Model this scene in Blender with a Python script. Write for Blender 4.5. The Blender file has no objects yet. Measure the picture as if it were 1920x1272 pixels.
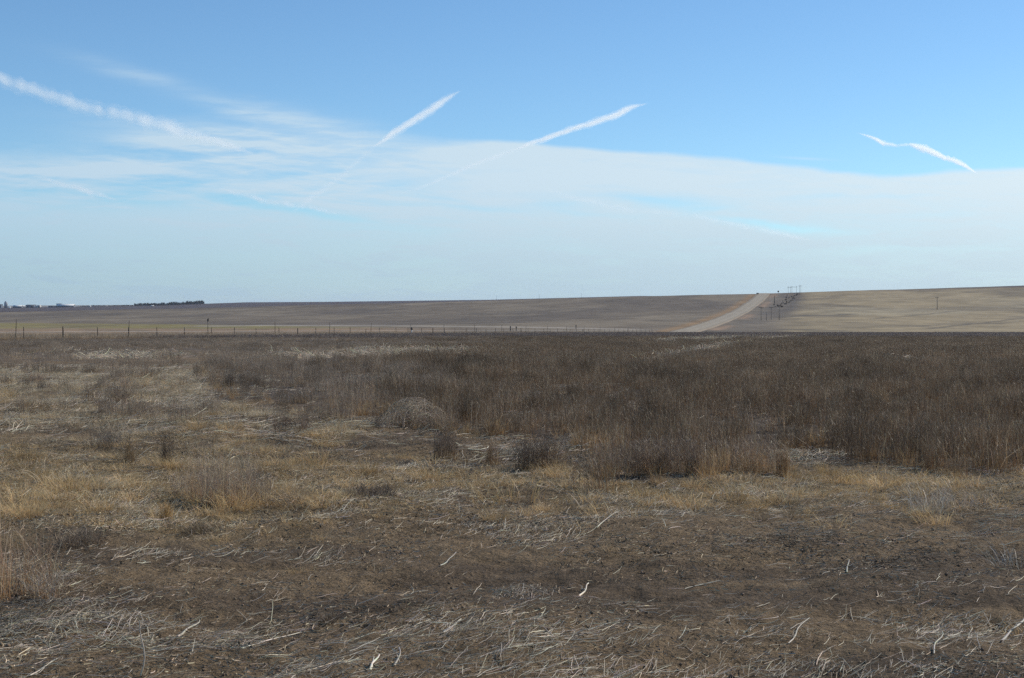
import bpy, math
import numpy as np
from mathutils import Vector
R = math.radians
rng = np.random.default_rng(11)
EYE, F, CX, HR = 1.65, 2788.0, 960.0, 578.0
SUN_AZ, SUN_EL = 60.0, 35.0
scene = bpy.context.scene
COL = scene.collection

# ------------------------------------------------------------------ helpers
def hash2(ix, iy, seed):
    h = (ix.astype(np.int64) * 374761393 + iy.astype(np.int64) * 668265263 + seed * 974634721) & 0xFFFFFFFF
    h = ((h ^ (h >> 13)) * 1274126177) & 0xFFFFFFFF
    h = h ^ (h >> 16)
    return (h & 0xFFFFFF) / float(0xFFFFFF)

def vnoise(x, y, seed=0):
    ix = np.floor(x); iy = np.floor(y); fx = x - ix; fy = y - iy
    fx = fx * fx * (3 - 2 * fx); fy = fy * fy * (3 - 2 * fy)
    a = hash2(ix, iy, seed); b = hash2(ix + 1, iy, seed); c = hash2(ix, iy + 1, seed); d = hash2(ix + 1, iy + 1, seed)
    return (a * (1 - fx) + b * fx) * (1 - fy) + (c * (1 - fx) + d * fx) * fy

def fbm(x, y, oct=4, seed=0):
    t = 0; a = .5; n = 0
    for k in range(oct):
        t = t + a * vnoise(x * 2 ** k + 17.3 * k, y * 2 ** k - 9.1 * k, seed + k); n += a; a *= .5
    return t / n

def sstep(a, b, x):
    t = np.clip((x - a) / (b - a), 0, 1); return t * t * (3 - 2 * t)

RP = [-400, 0, 300, 460, 600, 920, 1200, 1430, 1500, 1700, 1920, 2400]
R1 = [588, 584, 579, 575, 571.5, 564, 555.2, 551, 549, 543, 536, 522]
R2 = [578, 577, 572.6, 566.8, 566.4, 562, 555.0, 558, 558, 552, 546, 532]
R3 = [573, 573.5, 571.5, 574, 574, 569, 562, 560, 560, 556, 550, 536]
def drop_field(Y):
    w = np.maximum(Y - 25, 0)
    return .0125 * w * w / (w + 15) + 5e-6 * w * w

def terrain_base(X, Y):
    th = np.arctan2(X, Y); rho = np.hypot(X, Y); thc = np.clip(th, -.42, .42)
    u = np.tan(thc); D = np.maximum(rho * np.cos(thc), .01); p = CX + F * u
    r1 = np.interp(p, RP, R1); r2 = np.interp(p, RP, R2); r3 = np.interp(p, RP, R3)
    D1 = np.interp(p, [0, 700, 1200, 1920], [1500, 1400, 1190, 1150])
    zf = -drop_field(np.minimum(D, 450.))
    t = np.clip((D - 539) / (D1 - 539), 0, 1)
    row = 622.5 + (r1 - 622.5) * t ** .94
    zh = EYE - (row - HR) / F * np.maximum(D, 539)
    s = np.clip((D - 450) / 89., 0, 1)
    zd = (-drop_field(np.array(450.))) * (1 - s) + (EYE - (622.5 - HR) / F * 539) * s - .9 * np.sin(np.pi * s) * sstep(600, 1100, p)
    z = np.where(D < 450, zf, np.where(D < 539, zd, zh))
    z1 = EYE - (r1 - HR) / F * D1
    z2 = EYE - (r2 - HR) / F * 3200.; z3 = EYE - (r3 - HR) / F * 6500.
    s = np.clip((D - D1) / (3200 - D1), 0, 1); za = z1 * (1 - s) + z2 * s - 7 * np.sin(np.pi * s) * (s < 1) - 2.5 * np.clip(s * 12, 0, 1) * (1 - s)
    s = np.clip((D - 3200) / 3300., 0, 1); zb = z2 * (1 - s) + z3 * s - 10 * np.sin(np.pi * s)
    zc = z3 - .004 * (D - 6500)
    return np.where(D < D1, z, np.where(D < 3200, za, np.where(D < 6500, zb, zc)))

def terrain_z(X, Y):
    X = np.asarray(X, float); Y = np.asarray(Y, float)
    z = terrain_base(X, Y)
    rho = np.hypot(X, Y)
    near = 1 - sstep(30, 60, rho)
    b = (fbm(X * .9, Y * .9, 3, 3) - .5) * .14 + (fbm(X * 4, Y * 4, 3, 5) - .5) * .05 + (fbm(X * 14, Y * 14, 2, 8) - .5) * .026
    z = z + near * b
    mid = sstep(550, 700, rho) * (1 - sstep(2500, 3000, rho))
    z = z + mid * (fbm(X / 90., Y / 90., 3, 21) - .5) * 1.3
    return z

def pix(X, Y, Z):
    return CX + F * X / Y, HR + F * (EYE - Z) / Y

def ground_at(px, row):
    u = (px - CX) / F
    lo = 3.; best = None
    Ys = np.geomspace(4, 470, 4000)
    rows = HR + F * (EYE - terrain_base(u * Ys, Ys)) / Ys
    k = int(np.argmin(np.where(np.maximum.accumulate(rows[::-1])[::-1] >= row, Ys * -1 + 1e4, 1e5)))
    Y = Ys[k]; return u * Y, Y, float(terrain_z(u * Y, Y))

def hill_at(px, row, lo=545, hi=1480):
    u = (px - CX) / F
    Ys = np.linspace(lo, hi, 3000); rows = HR + F * (EYE - terrain_z(u * Ys, Ys)) / Ys
    k = int(np.argmin(np.abs(rows - row))); Y = Ys[k]; return u * Y, Y, float(terrain_z(u * Y, Y))

def inpoly(px, py, poly):
    ins = np.zeros(px.shape, bool); n = len(poly)
    for i in range(n):
        x1, y1 = poly[i]; x2, y2 = poly[(i + 1) % n]
        if y1 == y2: continue
        c = ((y1 > py) != (y2 > py)) & (px < (x2 - x1) * (py - y1) / (y2 - y1) + x1)
        ins ^= c
    return ins

# ------------------------------------------------------------------ mesh collector
class MB:
    def __init__(s): s.v = []; s.f = []; s.c = []; s.n = 0
    def add(s, v, f, c):
        v = np.asarray(v, float).reshape(-1, 3); f = np.asarray(f, np.int64)
        c = np.asarray(c, float)
        if c.ndim == 1: c = np.tile(c[:3], (len(v), 1))
        s.v.append(v); s.f.append(f + s.n); s.c.append(c.reshape(-1, 3)); s.n += len(v)
    def strips(s, P, W, C, side=None):
        """P (n,m,3) centre lines, W (n,m) widths, C (n,m,3) colours"""
        n, m, _ = P.shape
        if side is None:
            T = P[:, -1] - P[:, 0]; a = rng.uniform(0, 2 * np.pi, n)
            q = np.stack([np.cos(a), np.sin(a), np.zeros(n)], 1)
            side = q - T * ((q * T).sum(1) / np.maximum((T * T).sum(1), 1e-9))[:, None]
        side = side / np.maximum(np.linalg.norm(side, axis=-1, keepdims=True), 1e-9)
        if side.ndim == 2: side = side[:, None, :]
        A = P - side * W[..., None] * .5; B = P + side * W[..., None] * .5
        v = np.stack([A, B], 2).reshape(n, m * 2, 3)
        k = np.arange(m - 1) * 2
        q = np.stack([k, k + 1, k + 3, k + 2], 1)
        f = (q[None] + (np.arange(n) * m * 2)[:, None, None]).reshape(-1, 4)
        s.add(v, f, np.repeat(C, 2, 1).reshape(-1, 3))
    def tubes(s, P, W, C, sides=5):
        n, m, _ = P.shape
        T = np.gradient(P, axis=1); T /= np.maximum(np.linalg.norm(T, axis=2, keepdims=True), 1e-9)
        ref = np.where(np.abs(T[..., 2:3]) > .8, np.array([1., 0, 0]), np.array([0, 0, 1.]))
        U = np.cross(T, ref); U /= np.maximum(np.linalg.norm(U, axis=2, keepdims=True), 1e-9); V = np.cross(T, U)
        a = np.arange(sides) * 2 * np.pi / sides
        ring = P[:, :, None] + (U[:, :, None] * np.cos(a)[:, None] + V[:, :, None] * np.sin(a)[:, None]) * W[..., None, None] * .5
        v = ring.reshape(n, -1, 3); fs = []
        for j in range(m - 1):
            for i in range(sides):
                i2 = (i + 1) % sides
                fs.append([j * sides + i, j * sides + i2, (j + 1) * sides + i2, (j + 1) * sides + i])
        f = (np.array(fs)[None] + (np.arange(n) * m * sides)[:, None, None]).reshape(-1, 4)
        s.add(v, f, np.repeat(C, sides, 1).reshape(-1, 3))
    def box(s, x0, x1, y0, y1, z0, z1, c=(1, 1, 1)):
        v = [(x0, y0, z0), (x1, y0, z0), (x1, y1, z0), (x0, y1, z0), (x0, y0, z1), (x1, y0, z1), (x1, y1, z1), (x0, y1, z1)]
        s.add(v, [(0, 3, 2, 1), (4, 5, 6, 7), (0, 1, 5, 4), (1, 2, 6, 5), (2, 3, 7, 6), (3, 0, 4, 7)], c)
    def rod(s, a, b, w0, w1, c=(1, 1, 1), sides=8):
        P = np.array([[a, b]], float); s.tubes(P, np.array([[w0, w1]], float), np.tile(np.array(c, float), (1, 2, 1)), sides)
        q = s.n - 2 * sides   # cap the top and the foot
        s.v.append(np.array([a, b], float)); s.c.append(np.tile(np.array(c, float), (2, 1)))
        fa = [(q + (i + 1) % sides, q + i, s.n, s.n) for i in range(sides)]; fb = [(q + sides + i, q + sides + (i + 1) % sides, s.n + 1, s.n + 1) for i in range(sides)]
        s.f.append(np.array(fa + fb)); s.n += 2
    def mesh(s, name, mat=None, smooth=False):
        v = np.concatenate(s.v); f = np.concatenate(s.f); c = np.concatenate(s.c)
        tri = f[:, 2] == f[:, 3]
        cnt = np.where(tri, 3, 4); starts = np.concatenate([[0], np.cumsum(cnt)[:-1]])
        keep = np.ones(f.shape, bool); keep[tri, 3] = False
        loops = f[keep]
        me = bpy.data.meshes.new(name)
        me.vertices.add(len(v)); me.vertices.foreach_set('co', v.astype(np.float32).ravel())
        me.loops.add(len(loops)); me.loops.foreach_set('vertex_index', loops.astype(np.int32))
        me.polygons.add(len(f)); me.polygons.foreach_set('loop_start', starts.astype(np.int32))
        if smooth: me.polygons.foreach_set('use_smooth', np.ones(len(f), bool))
        a = me.attributes.new('tint', 'FLOAT_COLOR', 'POINT')
        a.data.foreach_set('color', np.concatenate([c, np.ones((len(c), 1))], 1).astype(np.float32).ravel())
        if mat: me.materials.append(mat)
        me.update(); me.validate()
        return me
    def build(s, name, mat, parent=None, loc=None, smooth=False):
        o = bpy.data.objects.new(name, s.mesh(name, mat, smooth)); COL.objects.link(o)
        if parent: o.parent = parent
        if loc is not None: o.location = loc
        return o

def tag(o, label=None, cat=None, group=None, kind=None):
    if label: o['label'] = label
    if cat: o['category'] = cat
    if group: o['group'] = group
    if kind: o['kind'] = kind
    return o
def empty(name, loc, rz=0):
    o = bpy.data.objects.new(name, None); COL.objects.link(o); o.location = loc; o.rotation_euler = (0, 0, rz); o.empty_display_size = .2
    return o
def copy_tree(o, parent=None):
    c = o.copy(); COL.objects.link(c)
    if parent: c.parent = parent
    for ch in list(o.children): copy_tree(ch, c)
    return c

# ------------------------------------------------------------------ shader expression helper
class NT:
    def __init__(s, tree): s.t = tree; tree.nodes.clear()
    def node(s, typ, **kw):
        n = s.t.nodes.new(typ)
        for k, v in kw.items(): setattr(n, k, v)
        return n
    def put(s, sock, v):
        if isinstance(v, V): s.t.links.new(v.o, sock)
        elif isinstance(v, bpy.types.NodeSocket): s.t.links.new(v, sock)
        else: sock.default_value = v
    def m(s, op, a, b=0., c=0., clamp=False):
        n = s.node('ShaderNodeMath', operation=op, use_clamp=clamp)
        s.put(n.inputs[0], a); s.put(n.inputs[1], b); s.put(n.inputs[2], c); return V(s, n.outputs[0])
    def smooth(s, a, b, x):
        n = s.node('ShaderNodeMapRange', interpolation_type='SMOOTHSTEP')
        s.put(n.inputs['Value'], x); s.put(n.inputs['From Min'], a); s.put(n.inputs['From Max'], b); return V(s, n.outputs[0])
    def lin(s, x, a, b, c, d):
        n = s.node('ShaderNodeMapRange'); s.put(n.inputs['Value'], x)
        for k, v in zip(('From Min', 'From Max', 'To Min', 'To Max'), (a, b, c, d)): s.put(n.inputs[k], v)
        return V(s, n.outputs[0])
    def mix(s, f, a, b, blend='MIX'):
        n = s.node('ShaderNodeMix', data_type='RGBA', blend_type=blend)
        s.put(n.inputs[0], f)
        for i, v in ((6, a), (7, b)):
            if isinstance(v, (tuple, list)): v = (v[0], v[1], v[2], 1.)
            s.put(n.inputs[i], v)
        return V(s, n.outputs[2])
    def xyz(s, x, y, z):
        n = s.node('ShaderNodeCombineXYZ'); s.put(n.inputs[0], x); s.put(n.inputs[1], y); s.put(n.inputs[2], z); return V(s, n.outputs[0])
    def sep(s, v):
        n = s.node('ShaderNodeSeparateXYZ'); s.put(n.inputs[0], v); return [V(s, o) for o in n.outputs]
    def noise(s, vec, scale, detail=4., rough=.55, distort=0.):
        n = s.node('ShaderNodeTexNoise'); s.put(n.inputs['Vector'], vec); s.put(n.inputs['Scale'], scale)
        n.inputs['Detail'].default_value = detail; n.inputs['Roughness'].default_value = rough; n.inputs['Distortion'].default_value = distort
        return V(s, n.outputs[0])
    def vmul(s, v, k):
        n = s.node('ShaderNodeVectorMath', operation='MULTIPLY'); s.put(n.inputs[0], v); n.inputs[1].default_value = k; return V(s, n.outputs[0])
    def curve(s, x, pts):
        n = s.node('ShaderNodeFloatCurve'); c = n.mapping.curves[0]; n.mapping.use_clip = False
        c.points[0].location = pts[0]; c.points[1].location = pts[-1]
        for p in pts[1:-1]: c.points.new(*p)
        n.mapping.update(); s.put(n.inputs['Value'], x); return V(s, n.outputs[0])
class V:
    def __init__(s, nt, o): s.n = nt; s.o = o
    def __add__(s, b): return s.n.m('ADD', s, b)
    __radd__ = __add__
    def __sub__(s, b): return s.n.m('SUBTRACT', s, b)
    def __rsub__(s, b): return s.n.m('SUBTRACT', b, s)
    def __mul__(s, b): return s.n.m('MULTIPLY', s, b)
    __rmul__ = __mul__
    def __truediv__(s, b): return s.n.m('DIVIDE', s, b)
    def clamp(s): return s.n.m('ADD', s, 0., clamp=True)

def new_mat(name):
    m = bpy.data.materials.new(name); m.use_nodes = True; return m, NT(m.node_tree)
def finish(nt, color, rough=.8, spec=.3, bump=None, bdist=.02, bstr=1., metal=0., transl=0.):
    p = nt.node('ShaderNodeBsdfPrincipled'); nt.put(p.inputs['Base Color'], color); nt.put(p.inputs['Roughness'], rough)
    p.inputs['Specular IOR Level'].default_value = spec; p.inputs['Metallic'].default_value = metal
    if bump is not None:
        b = nt.node('ShaderNodeBump'); nt.put(b.inputs['Height'], bump); b.inputs['Distance'].default_value = bdist; b.inputs['Strength'].default_value = bstr
        nt.t.links.new(b.outputs[0], p.inputs['Normal'])
    out = nt.node('ShaderNodeOutputMaterial'); sh = p.outputs[0]
    if transl > 0:
        t = nt.node('ShaderNodeBsdfTranslucent'); nt.put(t.inputs['Color'], color)
        mx = nt.node('ShaderNodeMixShader'); mx.inputs[0].default_value = transl
        nt.t.links.new(sh, mx.inputs[1]); nt.t.links.new(t.outputs[0], mx.inputs[2]); sh = mx.outputs[0]
    nt.t.links.new(sh, out.inputs['Surface'])
def tint_of(nt):
    a = nt.node('ShaderNodeAttribute', attribute_name='tint'); return V(nt, a.outputs['Color'])
def pos_of(nt): return V(nt, nt.node('ShaderNodeNewGeometry').outputs['Position'])

def stalk_mat(name, transl=.25, patch=.5, pscale=.35, spec=.35, rough=.5):
    m, nt = new_mat(name); t = tint_of(nt); p = pos_of(nt)
    rnd = V(nt, nt.node('ShaderNodeObjectInfo').outputs['Random'])
    k = nt.lin(nt.noise(p, pscale, 4.), .3, .7, 1 - patch, 1 + patch) * nt.lin(rnd, 0, 1, .62, 1.38)
    c = nt.mix(1., t, nt.xyz(k, k, k), 'MULTIPLY')
    finish(nt, c, rough, spec, transl=transl); return m
M_WEED = stalk_mat('dry weed stems', .3, .5, .45)
M_GOLD = stalk_mat('golden dry grass', .35, .3, .9)
M_STRAW = stalk_mat('bleached straw', .2, .25, 1.2, .4, .45)
M_CRUMB = stalk_mat('soil crumbs', 0., .25, 1.0, .15, .9)

def plain_mat(name, col, rough=.75, spec=.3, var=.25, scale=3., metal=0., bump=.0):
    m, nt = new_mat(name); p = V(nt, nt.node('ShaderNodeTexCoord').outputs['Object'])
    n = nt.noise(p, scale, 5.); k = nt.lin(n, .3, .7, 1 - var, 1 + var)
    finish(nt, nt.mix(1., col, nt.xyz(k, k, k), 'MULTIPLY'), rough, spec, n if bump else None, .02, bump or 1., metal); return m

# ------------------------------------------------------------------ camera, sun, sky
cam = bpy.data.objects.new('camera', bpy.data.cameras.new('camera')); COL.objects.link(cam); scene.camera = cam
cam.data.sensor_width = 36; cam.data.lens = 36 * F / 1920; cam.data.clip_start = .1; cam.data.clip_end = 400000
cam.location = (0, 0, EYE); cam.rotation_euler = (R(90) - math.atan((636 - HR) / F), 0, 0)
S = Vector((math.sin(R(SUN_AZ)) * math.cos(R(SUN_EL)), math.cos(R(SUN_AZ)) * math.cos(R(SUN_EL)), math.sin(R(SUN_EL))))
sl = bpy.data.lights.new('sun', 'SUN'); sl.energy = 4.3; sl.angle = R(.53); sl.color = (1, .915, .78)
so = bpy.data.objects.new('sun', sl); COL.objects.link(so); so.rotation_euler = (-S).to_track_quat('-Z', 'Y').to_euler(); so.location = (0, 0, 50)

world = bpy.data.worlds.new('World'); scene.world = world; world.use_nodes = True
nt = NT(world.node_tree); STR = .108
sky = nt.node('ShaderNodeTexSky', sky_type='NISHITA', sun_disc=False, sun_elevation=R(SUN_EL), sun_rotation=R(SUN_AZ), altitude=1500, air_density=1.0, dust_density=.6, ozone_density=1.6)
d = V(nt, nt.node('ShaderNodeTexCoord').outputs['Generated'])
dx, dy, dz = nt.sep(d)
yy = nt.m('MAXIMUM', dy, .08)
a = dx / yy * (F / 1000); b = dz / yy * (F / 1000)          # direction of sight in milliradian-like units
ac = nt.m('MINIMUM', nt.m('MAXIMUM', a, -1.3), 1.3)
warp = nt.noise(nt.xyz(a * 2.2, b * 6, 0.), 1.0, 5.) - .5
warp2 = nt.noise(nt.xyz(a * 9, b * 22, 4.), 1.0, 5., .6) - .5
def ab(px, row): return (px - CX) / 1000, (HR - row) / 1000
# upper edge of the cirrus deck
ep = [(-400, 330), (0, 315), (170, 292), (330, 262), (480, 240), (640, 262), (800, 271), (950, 268), (1060, 278), (1300, 293), (1500, 312), (1680, 333), (1780, 326), (1920, 320), (2250, 300)]
E = nt.curve(nt.lin(ac, -1.36, 1.29, 0., 1.), [((x + 400) / 2650, (HR - r) / 1000 + .2) for x, r in ep]) - .2
left = nt.smooth(-.02, -.42, ac)                              # ragged wisps on the left, firm edge on the right
soft = .007 + left * .045
dd = E - b + warp2 * (.012 + left * .03) + warp * (.02 + left * .10)
deck = nt.smooth(soft * -1., soft, dd)
sw = b + a * .10 + warp * .06
st = nt.noise(nt.xyz(a * 1.6, sw * 17, 2.), 1.3, 7., .62, .5)
st2 = nt.noise(nt.xyz(a * 4.2 + 3., (b + a * .05 + warp2 * .02) * 62, 7.), 1.2, 6., .62, .4)
st3 = nt.noise(nt.xyz(a * 2.4 + 9., (b - a * .10 + warp * .05) * 30, 12.), 1.2, 6., .6, .4)
streak = nt.smooth(.40, .60, st * .34 + st2 * .36 + st3 * .30)
fil_ = nt.m('ABSOLUTE', (nt.noise(nt.xyz(a * 1.9 + 5., (b + a * .16 + warp * .05) * 16, 21.), 1.2, 5., .55, .6) - .5) * 2.)
fil2 = nt.m('ABSOLUTE', (nt.noise(nt.xyz(a * 2.6 - 3., (b - a * .12 + warp * .05) * 18, 31.), 1.2, 5., .55, .6) - .5) * 2.)
fil = nt.smooth(.16, .0, fil_) * .6 + nt.smooth(.13, .0, fil2) * .5
veil = nt.smooth(.225, .165, b + warp * .06) * (.90 + (streak - .5) * .10 + (fil - .3) * .05)
body = (.78 - left * .64) + streak * (.16 + left * .50) + fil * (.10 + left * .22)
cov = deck * nt.m('MAXIMUM', body, veil * .86)
def blob(px, row, sx, sy, tilt, amp, wv=.03):
    a0, b0 = ab(px, row)
    da = a - a0; db = b - b0 + warp2 * wv * .6 + warp * wv
    q = da + db * 0.
    n = db - da * tilt
    e = (q / (sx / 1000.)); e = e * e; g = (n / (sy / 1000.)); g = g * g
    return nt.m('POWER', 2.718, (e + g) * -1.) * (amp * 1.0)
add = None
for args in [(420, 245, 260, 16, -.05, .30), (600, 238, 150, 22, -.22, .50), (350, 268, 190, 12, -.05, .45), (215, 312, 130, 13, .02, .4), (90, 322, 130, 12, -.03, .32),
             (255, 140, 120, 16, -.26, .26), (430, 195, 160, 16, -.30, .14), (470, 300, 230, 20, -.22, .35),
             (1508, 299, 45, 2.5, -.06, .28, .006), (1000, 330, 260, 22, -.08, .2)]:
    g = blob(*args); add = g if add is None else add + g
gap = None
for args in [(470, 382, 150, 8, -.14, .50), (1235, 377, 110, 12, -.10, .62), (1480, 428, 120, 8, -.10, .55), (60, 362, 190, 9, -.03, .5), (560, 335, 90, 14, -.1, .25),
             (900, 392, 120, 6, -.08, .38), (620, 405, 130, 7, -.13, .4), (330, 290, 110, 7, -.08, .3), (1080, 398, 110, 5, -.07, .3), (730, 352, 60, 8, .2, .25), (1760, 470, 200, 9, .0, .14), (1560, 372, 150, 5, .03, .2), (1400, 415, 90, 5, -.13, .35), (1700, 405, 160, 5, .02, .16), (1330, 392, 60, 5, .08, .25), (1050, 385, 70, 8, -.05, .4), (160, 378, 160, 5, -.02, .4), (820, 372, 60, 5, -.12, .3), (1620, 470, 80, 6, .0, .15), (700, 430, 120, 5, -.05, .18), (330, 340, 80, 6, -.1, .4), (520, 292, 60, 5, -.12, .4), (280, 350, 170, 8, -.1, .3)]:
    g = blob(*args); gap = g if gap is None else gap + g
cov = nt.m('MINIMUM', nt.m('MAXIMUM', cov + add * (.55 + streak * .8) - gap * deck, 0.), .93)
lr = nt.lin(ac, -.96, .96, 0., 1.)
top = nt.mix(lr, (.52, .685, .82), (.74, .86, .925))
low = nt.mix(lr, (.385, .55, .665), (.575, .72, .81))
ccol = nt.mix(nt.smooth(.02, .26, b), low, top)
bg = nt.node('ShaderNodeBackground'); bg.inputs['Strength'].default_value = STR
sk = nt.mix(1., V(nt, sky.outputs[0]), (.76, 1.03, 1.2), 'MULTIPLY')
cc = nt.mix(1., ccol, (1 / STR, 1 / STR, 1 / STR), 'MULTIPLY')
fin = nt.mix(cov, sk, cc)
nt.put(bg.inputs['Color'], fin)
nt.t.links.new(bg.outputs[0], nt.node('ShaderNodeOutputWorld').inputs['Surface'])

# ------------------------------------------------------------------ zones of the field
DENSE = [(-900, 664), (-200, 668), (0, 672), (120, 676), (230, 664), (330, 660), (405, 664), (380, 690), (392, 715), (400, 745), (520, 760), (600, 775), (690, 782), (740, 792),
         (800, 822), (870, 820), (940, 834), (1030, 842), (1050, 822), (1095, 822), (1110, 868), (1150, 886), (1290, 892), (1340, 872), (1410, 862), (1500, 846), (1560, 842), (1600, 862), (1680, 876), (1800, 884),
         (1920, 886), (2900, 895), (2900, 560), (-900, 560)]
LITTERY = [(760, 661, 150, 7, -.02), (1290, 661, 100, 5, -.17), (1330, 636, 120, 3.5, -.04), (1470, 634, 60, 3, -.1), (230, 668, 90, 6, 0), (560, 668, 60, 5, 0), (1700, 680, 16, 10, 0), (1560, 735, 10, 8, 0), (1670, 770, 16, 12, 0)]
def fence_x(Y): return -47 + .285 * (Y - 140)
def zones(X, Y):
    """weed, gold, litter, dirt weights at ground points of the near field"""
    px, row = pix(X, np.maximum(Y, 1.), terrain_base(X, Y))
    k = np.clip((row - 600) / 300., .02, 1.2)
    w1 = (fbm(X * .9, Y * .9, 4, 31) - .5); w2 = (fbm(X * .9 + 40, Y * .9, 4, 33) - .5)
    pxw = px + w1 * 190 * k; rw = row + w2 * 120 * k + 6 * k
    weed = inpoly(pxw, rw, DENSE).astype(float)
    pale = np.zeros_like(px)
    for (x, r, sx, sy, t) in LITTERY:
        pale = np.maximum(pale, np.exp(-(((px - x) / sx) ** 2 + ((row - r - (px - x) * t) / sy) ** 2)))
    weed *= 1 - np.clip(pale * 1.5 * (.4 + 1.2 * fbm(X * .5, Y * .5, 2, 35)), 0, 1)
    beyond = sstep(-2, 2, (fence_x(Y) - X))                 # other side of the fence
    n = fbm(X * .55, Y * .55, 4, 41); n2 = fbm(X * 1.7, Y * 1.7, 3, 43)
    lft = sstep(1000, 300, px)
    g_band = np.exp(-((row - 918 + 12 * lft) / (38 + 34 * lft)) ** 2)
    g_trail = inpoly(px, row + w2 * 30, [(-600, 690), (380, 688), (400, 750), (520, 775), (700, 800), (640, 830), (-600, 800)]) * .7
    g_left = sstep(700, 200, px) * np.exp(-((row - 960) / 70) ** 2) * .8
    gold = np.clip(g_band * .95 + g_trail + g_left, 0, 1) * sstep(.36, .56, n * .6 + n2 * .4 + .06)
    darkstrip = np.exp(-((row - 812) / 16) ** 2) * sstep(750, 450, px)
    gold *= 1 - .85 * darkstrip
    lit = .18 + .9 * sstep(.50, .66, fbm(X * .9 + 9, Y * 1.6, 4, 51)) + 1.0 * sstep(1120, 1215, row) + .5 * sstep(500, 100, px) * sstep(1000, 1080, row) + .5 * np.exp(-((row - 935) / 45) ** 2) + .6 * pale + 1.1 * g_trail
    lit *= 1 - .6 * sstep(990, 1020, row) * (1 - sstep(1090, 1150, row)) * sstep(600, 900, px)
    return weed, gold, np.clip(lit, 0, 2), pale, beyond, px, row

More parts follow.
